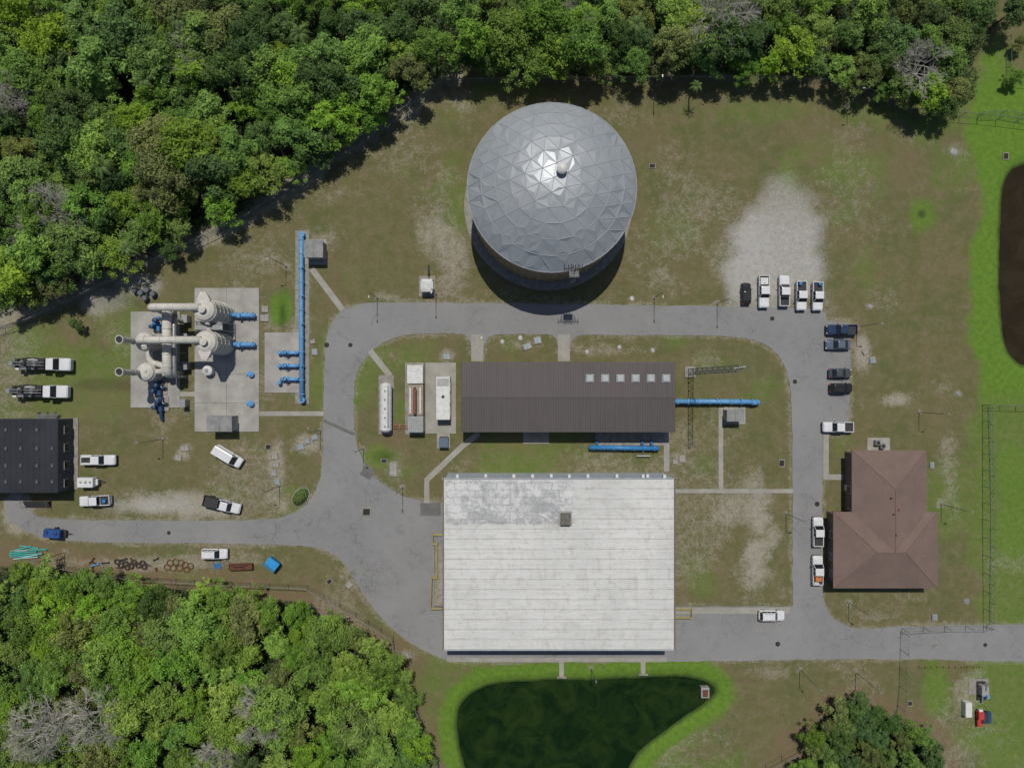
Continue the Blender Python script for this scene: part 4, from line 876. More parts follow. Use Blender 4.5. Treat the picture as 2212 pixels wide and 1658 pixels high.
def car(label,px,py,ang,pm,kind='sedan',L_=4.7,W_=1.85,name=None,group='vehicles parked around the site'):
    T=Th(name or {'pickup':'pickup_truck','sedan':'parked_car','suv':'parked_car','van':'van'}[kind],label,{'pickup':'pickup truck','sedan':'car','suv':'car','van':'van'}[kind],px,py,R(ang),group,h=.9,z=.03)
    w=W_/2; h=L_/2
    if kind=='pickup':
        bx=-h+ (L_*.33)
        m=MB(); m.loft([plan(-h,h,w,.3,.12,.38,.05),plan(-h,h,w,.3,.12,.62),plan(-h,h,w,.3,.12,.8)]); 
        m.loft([plan(bx,h-.03,w,.34,.05,.79),plan(bx,h-.05,w,.36,.05,1.02,.03),plan(bx,h-.1,w,.38,.05,1.12,.12)]); T.part('body',m,pm)
        m=MB(); m.loft([plan(1.2,h-.22,w-.28,.2,.08,1.1),plan(1.2,h-.22,w-.28,.2,.08,1.17,.08)]); T.part('hood',m,pm)
        m=MB()
        for s in(-1,1): m.box((-h+bx)/2,s*(w-.06),.78,bx+h,.12,.44,0,.02)
        m.box(-h+.05,0,.78,.1,2*w-.26,.42); T.part('bed_walls',m,pm); T.part('bed_liner',MB().box((-h+bx)/2+.04,0,.8,bx+h-.16,2*w-.28,.05),BED)
        green_(T,bx+.02,1.15,bx+.15,.5,w-.06,w-.2,1.1,1.82,pm,True,(bx+(1.15-bx)*.45,)); wheels(T,(h-.95,-h+1.15),w,.41); lights(T,L_,w,.85)
        T.part('rear_bumper',MB().box(-h-.06,0,.45,.16,2*w-.2,.2,0,.03),CHR)
    else:
        zb={'sedan':.92,'suv':1.02,'van':1.15}[kind]
        m=MB(); m.loft([plan(-h,h,w,.42,.3,.26,.07),plan(-h,h,w,.42,.32,.5),plan(-h,h,w,.44,.32,zb-.18,.0),plan(-h,h,w,.5,.36,zb,.13)]); T.part('body',m,pm)
        xf={'sedan':.95,'suv':1.0,'van':h-1.0}[kind]
        m=MB(); m.loft([plan(xf+.05,h-.3,w-.3,.25,.1,zb-.01),plan(xf+.05,h-.35,w-.3,.25,.1,zb+.05,.08)]); T.part('hood',m,pm)
        if kind=='sedan': green_(T,-h+.55,xf,-h+1.25,.2,w-.13,w-.3,zb,1.40,pm,True,(-.35,)); T.part('trunk_lid',MB().loft([plan(-h+.12,-h+.5,w-.3,.06,.1,zb-.01),plan(-h+.12,-h+.5,w-.3,.06,.1,zb+.04,.05)]),pm)
        elif kind=='suv': 
            green_(T,-h+.16,xf,-h+.5,.3,w-.13,w-.25,zb,1.68,pm,True,(-.3,-h+1.4))
            for s in(-1,1): T.part('roof_rail',MB().tube((-h+.8,s*(w-.36),1.79),(.1,s*(w-.36),1.79),.03,.03,5),DARK)
        else: green_(T,-h+.1,xf,-h+.18,h-1.75,w-.1,w-.2,zb,2.15,pm,False,(.9,)); [T.part('door_window',MB().box(h-1.8,s*(w-.14),1.3,.7,.06,.5),GLASS) for s in(-1,1)]; m=MB(); [m.box(-2+i*.9,0,2.2,.06,1.2,.03) for i in range(4)]; T.part('roof_ribs',m,pm)
        wheels(T,(h-.85,-h+.9),w,.35); lights(T,L_,w,.72)
    return T
car('small black car at the left end of the gravel lot row',1612,634,90,PB,'suv',3.9,1.7)
p1=car('long white pickup with open pale bed, second in the gravel lot row',1650,630,-90,PW,'pickup',5.9)
p2=car('white pickup with its dark bed towards the road, middle of the gravel lot row',1694,628,90,PW,'pickup',5.6)
p3=car('white pickup with blue gear at its tail, second from the right in the gravel row',1731,639,-90,PW,'pickup',5.3)
p4=car('white pickup at the right end of the gravel lot row',1766,640,-90,PW,'pickup',5.2)
car('dark navy pickup, topmost in the east parking strip',1818,712,180,PN,'pickup',5.5)
car('blue grey sedan under the navy pickup',1811,744,180,PS,'sedan',4.5)
car('dark grey sedan at the middle of the east parking strip',1815,806,0,PDG,'sedan',4.1,1.75)
car('black hatchback just below the dark grey sedan',1817,838,0,PB,'suv',4.1,1.75)
car('white pickup parked alone at the bottom of the east parking strip',1810,922,180,PW,'pickup',5.5)
car('white pickup with grey bed parked along the house side of the east drive',1767,1148,90,PW,'pickup',5.3)
p6=car('white pickup with orange cooler in its bed on the east drive',1766,1231,90,PW,'pickup',5.3)
car('white estate car driving on the southern drive',1667,1329,0,PW,'suv',4.7)
s1=car('white service pickup beside the workshop',213,993,0,PW,'pickup',6.2)
car('white van parked askew in the west yard',493,985,-31,PW,'van',5.6,1.95)
p7=car('white pickup facing the workshop, below the small white trailer',205,1081,183,PW,'pickup',5.6)
car('pickup with white cab and long black bed on the west yard gravel',488,1092,-14,PW,'pickup',5.4)
car('white estate car on the grass north of the south west fence',463,1196,0,PW,'suv',4.8)
T=Th('utility_trailer','black open trailer hitched behind the white cab pickup on yard gravel','trailer',457,1083,R(-14),h=1); T.part('deck',MB().box(0,0,1.2,2.6,2.0,.1),BED); m=MB()
for s in(-1,1): m.box(0,s*.98,1.3,2.6,.06,.35)
m.box(-1.28,0,1.3,.06,1.9,.35); T.part('side_boards',m,DARK); T.part('axle_frame',MB().box(0,0,.8,2.4,.9,.36),DARK); wheels(T,(-.3,),.98,.38)
def cargo(label,p,lx,ly,sx,sy,sz,m_,name='toolbox',cat='box'):
    a=p.o.rotation_euler[2]; x=p.x+lx*math.cos(a)-ly*math.sin(a); y=p.y+lx*math.sin(a)+ly*math.cos(a)
    o=bpy.data.objects.new(name,None); COL.objects.link(o); o.location=(x,y,.89); o.rotation_euler=(0,0,a); tag(o,label,cat)
    MB().box(0,0,0,sx,sy,sz,0,.03).build('box_body',m_,o); MB().box(0,0,sz+.002,sx*.94,sy*.94,.05,0,.01).build('lid',m_,o); MB().box(sx*.3,0,sz+.05,.05,sy*.3,.04).build('handle',DARK,o)
cargo('orange cooler box in the bed of the lower east drive pickup',p6,-1.5,0,.8,1.1,.5,ORANGE,'cooler_box')
cargo('white box in the bed beside the orange cooler',p6,-2.3,.3,.4,.8,.4,WHITEP)
cargo('blue crate in the bed of the pickup second from right in the gravel row',p3,-2.2,-.3,.6,.5,.5,SBLUE,'crate')
cargo('blue crate in the bed of the rightmost gravel row pickup',p4,-2.2,.3,.5,.5,.5,SBLUE,'crate')
cargo('black toolbox across the bed of the middle gravel row pickup',p2,-1.1,0,.4,1.5,.5,BED)
cargo('pale toolbox filling the bed of the long gravel row pickup',p1,-1.9,0,1.3,1.4,.35,WHITEP)
cargo('white toolbox on the left of the service pickup bed',s1,-1.9,.65,1.9,.35,.55,WHITEP)
cargo('white toolbox on the right of the service pickup bed',s1,-1.9,-.65,1.9,.35,.55,WHITEP)
cargo('blue drum box in the bed of the pickup facing the workshop',p7,-1.9,.1,.6,.6,.5,SBLUE,'crate')
# drill rigs
for i,(px,py) in enumerate(((88,786),(82,845))):
    T=Th('drill_truck',('upper','lower')[i]+' white cab drilling truck with folded mast in the west yard','truck',px,py,R(-1),'drilling trucks in the west yard',h=2.0)
    m=MB(); m.box(0,0,.7,10,1.0,.3); m.box(-.5,.0,1.0,7,2.2,.18); T.part('chassis',m,DARK)
    m=MB(); m.loft([plan(2.6,5.1,1.15,.35,.1,.7),plan(2.6,5.1,1.15,.35,.1,1.5),plan(2.6,5.0,1.1,.4,.1,1.7,.08)]); T.part('hood',m,PW)
    m=MB(); m.loft([plan(1.3,2.9,1.15,.1,.1,.8),plan(1.3,2.9,1.15,.1,.1,1.8)]); T.part('cab',m,PW)
    green_(T,1.32,3.1,1.4,2.6,1.12,1.0,1.8,2.7,PW,True)
    m=MB(); m.box(0.2,.0,1.18,1.3,2.1,1.1,0,.06); T.part('engine_box',m,DARK)
    for bx_ in((-1.6,.8,2.0,.5,.7),(-3.2,-.8,1.3,.5,.8),(-2.0,-.85,1.2,.4,.6)): T.part('tool_locker',MB().box(bx_[0],bx_[1],1.18,bx_[2],bx_[3],bx_[4],0,.05),GREYB)
    m=MB()
    for y in(-.26,.26):
        for z in(2.5,3.0): m.tube((-4.9,y,z),(.9,y,z),.06,.06,5)
    for k in range(11):
        x=-4.8+k*.5; m.tube((x,-.26,3.0),(x+.5,.26,3.0),.04,.04,4); m.tube((x,-.26,2.5),(x+.5,-.26,3.0),.035,.035,4); m.tube((x,.26,2.5),(x+.5,.26,3.0),.035,.035,4)
    T.part('mast',m,STEEL); T.part('mast_head',MB().box(-4.7,0,2.4,.7,.9,.7,0,.08),STEEL); T.part('rotary_drive',MB().box(-2.3,0,3.06,.9,.6,.35,0,.08),DARK)
    T.part('winch_drum',MB().tube((-3.6,-.5,1.7),(-3.6,.5,1.7),.4,.4,14),STEEL); T.part('winch_drum',MB().tube((-1.0,-.4,2.2),(-1.0,.4,2.2),.35,.35,14),STEEL)
    for s in(-1,1): T.part('hydraulic_jack',MB().tube((-4.4,s*.9,.3),(-4.4,s*.9,2.6),.09,.09,6),CHR)
    T.part('rear_platform',MB().box(-4.6,0,1.18,.7,1.6,.5,0,.05),DARK); T.part('mast_ram',MB().tube((-2.6,.5,1.4),(-.2,.5,2.4),.08,.08,6),CHR)
    T.part('water_tank',MB().lathe([(.42,1.18),(.42,2.0),(.2,2.1)],-.2,-.55,14),WHITEP); T.part('control_panel',MB().box(-4.0,-.95,1.3,.7,.35,1.1,0,.04),WHITEP)
    m=MB(); m.path([(-.4,.9,2),(-1.6,1.1,1.9),(-3,.95,2.1),(-4,.7,1.7)],.06,6); T.part('hose',m,DARK)
    wheels(T,(4.1,-1.9,-3.1),1.2,.5)
T=Th('cargo_trailer','small white box trailer with round top fittings between two pickups','trailer',190,1041,R(0),h=1.2); m=MB(); m.loft([plan(-1.6,1.3,.9,.2,.1,.5),plan(-1.6,1.3,.9,.2,.1,1.8),plan(-1.6,1.3,.9,.2,.1,1.9,.06)]); T.part('body',m,PW)
for x in(-.9,0,.8): T.part('roof_vent',MB().lathe([(.22,1.9),(.22,2.0),(.1,2.03)],x,.1,12),GREYB)
m=MB(); m.tube((1.3,.4,.55),(2.6,0,.5),.06,.06,5); m.tube((1.3,-.4,.55),(2.6,0,.5),.06,.06,5); T.part('hitch',m,DARK); T.part('front_panel',MB().box(1.5,0,.6,.4,1.1,.5,0,.05),WHITEP); wheels(T,(-.2,),.98,.33)
T=Th('towed_pump','blue wheeled pump trailer at the end of the west spur road','trailer',119,1151,R(-5),h=1,z=.03); m=MB(); m.box(-.2,0,.7,3.0,1.5,1.1,0,.12); T.part('engine_hood',m,mat('machine_blue',(.03,.09,.28),(.02,.06,.20),2,.4)); m=MB(); m.box(-.1,0,.5,3.8,1.3,.15); m.tube((1.8,0,.6),(2.7,0,.5),.07,.07,6); T.part('chassis',m,DARK); T.part('filler_cap',MB().lathe([(.3,1.8),(.3,2.0),(.1,2.05)],.6,.2,12),NAVY); T.part('control_box',MB().box(-1.1,.2,1.8,.6,.7,.15,0,.04),NAVY)
for s in(-1,1): T.part('mudguard',MB().box(.1,s*.62,1.2,2.2,.5,.1),NAVY)
wheels(T,(-.2,),.95,.35)
T=Th('waste_bin','bright blue square waste bin in the grass by the south west fence','bin',588,1218,R(-38),h=1); m=MB(); m.loft([[(-.9,-.8,.15),(.9,-.8,.15),(.9,.8,.15),(-.9,.8,.15)],[(-1.15,-1.0,1.4),(1.15,-1.0,1.4),(1.15,1.0,1.4),(-1.15,1.0,1.4)]]); T.part('container',m,mat('bin_blue',(.04,.17,.33),None,2,.5)); T.part('lid',MB().box(0,.25,1.41,2.3,1.5,.1,0,.03),BLUEB); T.part('lifting_bar',MB().tube((-1.3,-.5,1.2),(1.3,-.5,1.2),.06,.06,6),DARK)
T=Th('steel_skip','long low rust brown steel box beside the blue bin','container',520,1224,R(2),h=.7); m=MB()
for s in(-1,1): m.box(0,s*.5,.1,4.2,.08,.75); m.box(s*2.1,0,.1,.08,.92,.74)
m.box(0,0,.1,4.1,.9,.5); T.part('shell',m,RUST); T.part('runners',MB().box(0,0,0,4.0,.3,.1),DARK); m=MB(); m.tube((-1.2,-.1,.7),(1.2,.2,.7),.08,.08,6); m.tube((-1.8,.2,.7),(.8,-.2,.75),.06,.06,6); T.part('scrap',m,DARK)
for i,(px,py,a,l) in enumerate(((55,1188,3,5.2),(52,1192,4,5),(56,1196,2,5.6),(53,1200,3,5.0),(58,1204,5,4.6),(82,1186,1,3.6),(64,1181,-8,3.5),(48,1184,14,3.8),(70,1199,12,4.2),(95,1186,2,1.6),(102,1210,-4,1.5))):
    T=Th('plastic_pipe','teal plastic pipe lying in the heap at the west end of the storage strip','pipe',px,py,R(a),'teal pipes in the storage heap',z=.12+.1*(i%3)); T.part('pipe_run',MB().tube((-l/2,0,0),(l/2,0,0),.11,.11,10),TEAL if i%4 else mat('pale_teal_pvc',(.35,.55,.52),None,2,.5)); T.part('socket',MB().tube((l/2-.25,0,0),(l/2,0,0),.15,.15,10),TEAL)
def rings(lst,m_,lab,grpn,rr,r,cat='ring',name='pipe_ring'):
    me0=None
    for px,py in lst:
        o=MB().torus(0,0,0,rr,r,20,7).build(name,m_) if me0 is None else me0.copy()
        if me0 is None: me0=o
        else: COL.objects.link(o)
        o.location=(*P(px,py),r+random.uniform(0,.06)); tag(o,lab,cat,grpn)
rings([(254,1212),(262,1220),(272,1216),(284,1222),(290,1213),(300,1220),(309,1215),(312,1223),(276,1224)],mat('dark_iron',(.06,.042,.033),None,3,.8),'dark iron ring lying in the middle of the storage strip','dark iron rings',.42,.15)
rings([(368,1215),(380,1213),(392,1215),(374,1226),(388,1226),(400,1219),(412,1222),(404,1229),(362,1224)],RUST,'thin rusty hoop lying right of the dark rings','thin rusty hoops',.55,.09,'hoop','iron_hoop')
for i in range(16):
    px=random.uniform(192,345); py=random.uniform(1207,1229); l=random.uniform(.6,1.8)
    T=Th('pipe_fitting','short metal pipe fitting scattered on the storage strip','fitting',px,py,random.uniform(0,3),'scattered pipe fittings'); c_=random.choice([RUST,NAVY,RUST,STEEL,DARK,BLUE]); T.part('body',MB().tube((-l/2,0,.16),(l/2,0,.16),.13,.13,10),c_); T.part('flange',MB().tube((l/2-.1,0,.2),(l/2,0,.2),.2,.2,10),c_)
for i,(px,py) in enumerate(((455,1219),(470,1221),(487,1214))):
    T=Th('pallet','small stack of boards between the hoops and the rusty box, '+('left','middle','right')[i]+' one','pallet',px,py,R(10*i)); m=MB(); [m.box(0,-.45+j*.22,.14,1.3,.14,.05) for j in range(5)]; T.part('boards',m,mat('weathered_wood',(.26,.22,.17),None,3,.9) if i!=1 else SBLUE); m=MB(); [m.box(x,0,0,.1,1.1,.14) for x in(-.5,0,.5)]; T.part('bearers',m,BARK)
# south east yard
T=Th('mobile_pump','light grey pump skid with raised pipe in the south east yard','pump',2118,1490); T.part('engine_box',MB().box(0,.4,.3,1.3,1.9,1.1,0,.08),GREYB); T.part('discharge_pipe',MB().tube((0,.5,1.4),(.2,2.0,1.6),.15,.12,8),STEEL); T.part('suction_pipe',MB().tube((0,-.8,.6),(0,-2.0,.5),.16,.16,8),STEEL); T.part('skid',MB().box(0,0,.05,1.6,3.4,.22),DARK); T.part('control_box',MB().box(.3,-.5,1.0,.5,.6,.7,0,.03),BLUE)
T=Th('storage_box','long white storage box in the south east yard','box',2093,1533,h=1.2); T.part('body',MB().box(0,0,.1,1.2,2.7,1.1,0,.05),WHITEP); T.part('lid',MB().box(0,0,1.21,1.1,2.6,.06,0,.02),WHITEP); T.part('latch',MB().box(.62,0,.8,.06,.3,.15),DARK)
T=Th('equipment_cart','red and white equipment cart between the white box and the black bins','cart',2111,1546); T.part('body',MB().box(0,.6,.4,1.0,1.4,.8,0,.06),REDP); T.part('rear_tray',MB().box(0,-.9,.4,.9,1.3,.4,0,.04),REDP); T.part('cover',MB().box(.05,1.45,.5,.7,.4,.5,0,.03),WHITEP); wheels(T,(.0,),.62,.25)
for i,(px,py) in enumerate(((2127,1550),(2136,1549))):
    T=Th('waste_bin',('dark grey','blackish blue')[i]+' lidded bin at the right of the south east yard','bin',px,py,h=1); T.part('container',MB().loft([[(-.35,-.9,.1),(.35,-.9,.1),(.35,.9,.1),(-.35,.9,.1)],[(-.42,-1.0,1.0),(.42,-1.0,1.0),(.42,1.0,1.0),(-.42,1.0,1.0)]]),(DARK,NAVY)[i]); T.part('lid',MB().box(0,0,1.01,.86,2.04,.07,0,.02),(BED,NAVY)[i])
T=Th('outlet_box','pale concrete outlet box standing in the south pond','outlet',1522,1493); T.part('box_body',MB().box(0,0,-1.2,1.5,1.9,1.7,0,.04),CONC); T.part('grate',MB().box(0,-.1,.5,1.0,1.3,.07),RUST)
for i,(px,py) in enumerate(((1213,1458),(1389,1452))):
    T=Th('headwall',('left','right')[i]+' concrete headwall where a path meets the south pond','headwall',px,py); T.part('wall',MB().box(0,-.3,-.6,1.8,.3,.85,0,.03),CONCD); T.part('pipe_mouth',MB().tube((0,-.3,-.15),(0,-.7,-.2),.3,.3,12),DARK)
for i,px in enumerate(range(1985,2120,13)):
    T=Th('marker_post','short yellow marker post in the row south of the entrance road','post',px,1437,0,'yellow marker posts south of the entrance road'); T.part('post',MB().tube((0,0,0),(0,0,.9),.07,.07,8),YEL); T.part('cap',MB().lathe([(.09,.88),(.07,.95),(.02,.97)],n=8),DARK)
# ------------------------------------------------------------------ foliage
def leafmat(name,lt,dk,tr=.30):
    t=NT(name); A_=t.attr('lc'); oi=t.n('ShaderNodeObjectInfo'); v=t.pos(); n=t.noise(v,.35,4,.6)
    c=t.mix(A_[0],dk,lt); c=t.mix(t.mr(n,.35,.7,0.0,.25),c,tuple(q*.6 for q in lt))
    hs=t.n('ShaderNodeHueSaturation'); t.put(hs.inputs['Color'],c); t.put(hs.inputs['Hue'],t.mr(oi.outputs['Random'],0.0,1.0,.482,.510)); 
    x=t.ma('MULTIPLY',oi.outputs['Random'],7.31); x=t.ma('FRACT',x); t.put(hs.inputs['Value'],t.mr(x,0.0,1.0,.78,1.2)); x2=t.ma('FRACT',t.ma('MULTIPLY',oi.outputs['Random'],13.7)); t.put(hs.inputs['Saturation'],t.mr(x2,0.0,1.0,.88,1.04))
    t.put(t.b.inputs['Base Color'],hs.outputs[0]); t.b.inputs['Roughness'].default_value=.6; t.b.inputs['Specular IOR Level'].default_value=.25
    tl=t.n('ShaderNodeBsdfTranslucent'); t.put(tl.inputs[0],hs.outputs[0]); ms=t.n('ShaderNodeMixShader'); ms.inputs[0].default_value=tr
    t.t.links.new(t.b.outputs[0],ms.inputs[1]); t.t.links.new(tl.outputs[0],ms.inputs[2]); t.t.links.new(ms.outputs[0],t.out.inputs[0]); return t.m
def leafmesh(name,c,nrm,size,col,m,asp=.5):
    n=len(c); nrm=nrm/np.linalg.norm(nrm,axis=1,keepdims=True); r=rng.normal(size=(n,3)); u=np.cross(nrm,r); u/=np.linalg.norm(u,axis=1,keepdims=True)+1e-9; w=np.cross(nrm,u)
    s=size[:,None]; q=np.stack([c-u*s,c-w*s*asp,c+u*s,c+w*s*asp],1).reshape(-1,3)
    me=bpy.data.meshes.new(name); me.vertices.add(4*n); me.vertices.foreach_set('co',q.ravel().astype(np.float32)); me.loops.add(4*n); me.loops.foreach_set('vertex_index',np.arange(4*n,dtype=np.int32)); me.polygons.add(n); me.polygons.foreach_set('loop_start',np.arange(0,4*n,4,dtype=np.int32)); me.update(calc_edges=True)
    at=me.color_attributes.new('lc','FLOAT_COLOR','POINT'); cc=np.repeat(np.clip(col,0,1),4); at.data.foreach_set('color',np.stack([cc,cc,cc,np.ones_like(cc)],-1).ravel().astype(np.float32)); me.materials.append(m); return me
def crown(seed,Rc,z0,Hc,nl,nleaf,ls,m):
    # limbs reach out unevenly; leafy sprays sit along and at the end of each limb
    r=np.random.default_rng(seed); nb=r.integers(6,10); ba=np.arange(nb)*2*PI/nb+r.uniform(-.35,.35,nb); bl=Rc*r.uniform(.45,1.2,nb)
    k0=r.integers(0,nb,nl); tt=r.uniform(.12,1,nl)**.7; rd=bl[k0]*tt; a=ba[k0]+r.normal(size=nl)*.24; a[0]=0; rd[0]=0
    lx=rd*np.cos(a); ly=rd*np.sin(a); lz=z0+Hc*(1-.8*(rd/Rc)**2)*r.uniform(.3,1,nl); lr=Rc*r.uniform(.07,.20,nl); lb=r.uniform(.05,.95,nl)
    p=lr**2/sum(lr**2); k=r.choice(nl,nleaf,p=p); d=r.normal(size=(nleaf,3)); d[:,2]=np.abs(d[:,2])*1.0-.45*r.random(nleaf); d/=np.linalg.norm(d,axis=1,keepdims=True)
    rad=lr[k]*(r.uniform(.3,1.5,nleaf)**.9)*(1+.45*np.sin(d[:,0]*7+k)*np.cos(d[:,1]*8+k*2)); c=np.stack([lx[k],ly[k],lz[k]],1)+d*rad[:,None]*np.array([1,1,.7])
    nn=d*.7+np.array([0,0,.75])+r.normal(size=(nleaf,3))*.55
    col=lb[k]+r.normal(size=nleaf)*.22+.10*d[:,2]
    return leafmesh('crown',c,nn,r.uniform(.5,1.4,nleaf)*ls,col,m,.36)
LM={'bright':leafmat('bright_leaves',(.31,.50,.055),(.12,.23,.030)),'mid':leafmat('mid_green_leaves',(.225,.39,.058),(.075,.155,.027)),'dark':leafmat('dark_leaves',(.135,.245,.055),(.045,.095,.026)),'olive':leafmat('olive_leaves',(.26,.32,.075),(.09,.125,.035))}
SHADE=leafmat('shaded_undergrowth',(.075,.13,.035),(.022,.042,.014),.15)  # leaf colours darkened, so the shade of the crown gaps is painted in
def trunkmesh(seed,h,lim,rr):
    r=random.Random(seed); m=MB(); m.path([(0,0,0),(.1,.05,h*.4),(.0,.1,h*.8),(.1,0,h)],.24,8); m.tube((0,0,-.05),(0,0,.6),.42,.25,8)
    for i in range(lim):
        a=2*PI*i/lim+r.random(); z=h*r.uniform(.5,.95); m.tube((0,0.05,z),(math.cos(a)*rr*.6,math.sin(a)*rr*.6,z+r.uniform(1,3)),.13,.04,5)
    me=bpy.data.meshes.new('trunk'); me.from_pydata(m.v,[],m.f); me.materials.append(BARK); return me
trk=[trunkmesh(i,7,6,4) for i in range(2)]
CR={}
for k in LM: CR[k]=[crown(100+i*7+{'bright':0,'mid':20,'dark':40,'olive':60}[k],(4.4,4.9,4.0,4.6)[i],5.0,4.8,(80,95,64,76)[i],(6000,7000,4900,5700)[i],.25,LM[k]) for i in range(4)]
def newtree(name,label,cat,group,crownme,trunkme,x,y,sc,rz=None,cname='crown'):
    o=bpy.data.objects.new(name,None); COL.objects.link(o); o.location=(x,y,0); o.rotation_euler=(0,0,random.uniform(0,6.28) if rz is None else rz); o.scale=(sc,)*3 if not isinstance(sc,tuple) else sc; tag(o,label,cat,group)
    for nn_,me_ in(('trunk',trunkme),(cname,crownme)):
        c=bpy.data.objects.new(nn_,me_); COL.objects.link(c); c.parent=o
    return o
adj={'bright':'bright yellow green','mid':'mid green','dark':'dark green','olive':'olive brown'}
def scatter(poly,dmin,x0,x1,y0,y1,regf,hs=(.85,1.25),tries=9000,avoid=[],inset=22,b0=.30):
    rx=np.random.default_rng(int(x1+y1)); cx=rx.uniform(x0,x1,tries); cy=rx.uniform(y0,y1,tries); sd_=sdist(poly,cx,cy); pts_=[]
    for x,y,d in zip(cx,cy,sd_):
        if d<inset: continue
        s_=min(random.uniform(*hs),b0+d/95.); dm=dmin*(.5+.5*s_)*random.uniform(.85,1.15)
        if any((x-a)**2+(y-b)**2<dm*dm for a,b,_ in pts_): continue
        if any((x-a)**2+(y-b)**2<(c*c) for a,b,c in avoid): continue
        pts_.append((x,y,s_))
    for x,y,sc in pts_:
        reg,wt=regf(x,y); k=random.choices(list(LM),wt)[0]; X_,Y_=P(x,y,8.5*sc)
        newtree('broadleaf_tree',adj[k]+' broadleaf tree packed into the '+reg,'tree',adj[k]+' trees in the '+reg,random.choice(CR[k]),random.choice(trk),X_,Y_,(sc*random.uniform(.82,1.18),sc*random.uniform(.82,1.18),sc*random.uniform(.9,1.15)))
    return len(pts_)
BARE=[(28,200,.9),(405,110,1.0),(100,455,1.05),(60,510,.75),(1570,25,1.15),(1995,140,.95),(75,1590,1.25),(190,1560,1.15),(560,1545,1.0),(470,1640,.85),(1235,30,.6),(1760,110,.5),(300,330,.6),(45,395,.6)]
av=[(a,b,28*s) for a,b,s in BARE]
nt=scatter(F_TOP,57,-60,2160,-55,700,lambda x,y:('north west wood',(5,5,2.5,1)) if x<860 else (('north wood behind the tank',(3,5,3,1.5)) if x<1560 else ('north east wood',(3,5,2,1))),(.68,1.22),14000,av,36,.24)
nb=scatter(F_BOT,55,-60,945,1205,1715,lambda x,y:('south west wood',(6,5,.5,1)) if y>1330 else ('south west wood edge',(3,4,1,2.5)),(.65,1.08),9000,av,24)
ns=scatter(F_BR,46,1720,2050,1505,1715,lambda x,y:('thicket at the bottom right',(0,2.5,4,2)),(.45,.62),3000,[],16)
print('TREES',nt,nb,ns)
for px,py,k,sc,lab in((2045,225,'dark',.6,'dark rounded tree at the east end of the north wood'),(2200,15,'dark',.7,'dark tree at the top right corner of the meadow'),(2200,160,'mid',.35,'small tree at the right edge of the meadow'),(2208,90,'olive',.3,'olive shrubby tree in the north east meadow'),(1970,208,'dark',.5,'low dark tree against the north east fence'),(1915,195,'mid',.4,'small green tree inside the north east wood edge'),(835,215,'olive',.4,'small olive tree at the bend of the north west fence'),(360,535,'dark',.5,'dark tree overhanging the north west fence'),(110,610,'olive',.75,'olive brown tree at the west end of the north west fence'),(160,700,'dark',.3,'low dark shrubby tree outside the north west fence')):
    X_,Y_=P(px,py,8.5*sc); newtree('broadleaf_tree',lab,'tree',None,CR[k][1],trk[0],X_,Y_,sc)
def baretree(seed):
    r=random.Random(seed); m=MB(); 
    def br(p,d,l,rad,lv):
        q=p+d*l; m.tube(p,q,rad,rad*.65,3,False)
        if lv==0: return
        for i in range(4):
            nd=(d+Vector((r.gauss(0,.62),r.gauss(0,.62),r.gauss(.02,.38)))).normalized(); br(p+d*l*r.uniform(.55,1),nd,l*r.uniform(.62,.85),max(rad*.55,.02),lv-1)
    for i in range(6):
        a=2*PI*i/6+r.random(); br(Vector((0,0,5.2)),Vector((math.cos(a)*.8,math.sin(a)*.8,.75)).normalized(),2.5,.13,4)
    me=bpy.data.meshes.new('branches'); me.from_pydata(m.v,[],m.f); me.materials.append(PALEBARK); return me
bts=[baretree(i) for i in range(3)]
tb=MB(); tb.tube((0,0,0),(0,0,5.3),.3,.2,8); tbm=bpy.data.meshes.new('trunk'); tbm.from_pydata(tb.v,[],tb.f); tbm.materials.append(PALEBARK)
BL=['leafless grey tree at the far left of the north west wood','pale leafless tree in the upper middle of the north west wood','large pale grey leafless tree near the left edge','small leafless tree below the large pale one at left','large leafless tree at the top edge of the north wood','grey leafless tree near the east end of the north wood','largest leafless grey tree in the bottom left corner','wide leafless tree right of the corner one','leafless tree near the middle of the south west wood','leafless tree at the bottom edge of the south west wood','small leafless tree at the top above the domed tank','small leafless tree in the north east wood','small leafless tree in the shade of the north west wood','small pale leafless tree above the large pale one at left']
for i,(px,py,sc) in enumerate(BARE):
    X_,Y_=P(px,py,8.5*sc); newtree('bare_tree',BL[i],'tree',None,bts[i%3],tbm,X_,Y_,sc,cname='branches')
m=MB()
for i in range(15):
    a=2*PI*i/15+random.uniform(-.18,.18); L_=random.uniform(1.5,2.7); el=random.uniform(.1,.9); pr=[]
    for k in range(6):
        s=k/5; x=L_*s; z=el*math.sin(s*PI*.8)*1.2-s*s*.9; pr.append((x,z))
    ca,sa=math.cos(a),math.sin(a)
    for k in range(5):
        for sg in(-1,1):
            for q in(0,.33,.66):
                x=pr[k][0]*(1-q)+pr[k+1][0]*q; z=6+pr[k][1]*(1-q)+pr[k+1][1]*q; w=.42*math.sin((k+q+.6)/5.8*PI)
                P0=(x,0); P1=(x+.3,sg*w); P2=(x+.09,0)
                m.add([(P0[0]*ca-P0[1]*sa,P0[0]*sa+P0[1]*ca,z),(P1[0]*ca-P1[1]*sa,P1[0]*sa+P1[1]*ca,z-.15),(P2[0]*ca-P2[1]*sa,P2[0]*sa+P2[1]*ca,z)],[(0,1,2)])
pm=bpy.data.meshes.new('fronds'); pm.from_pydata(m.v,[],m.f); pm.materials.append(mat('palm_frond',(.15,.24,.06),(.09,.15,.045),1,.6))
tb=MB(); tb.tube((0,0,0),(0,0,6),.22,.18,8); tbm2=bpy.data.meshes.new('trunk'); tbm2.from_pydata(tb.v,[],tb.f); tbm2.materials.append(BARK)
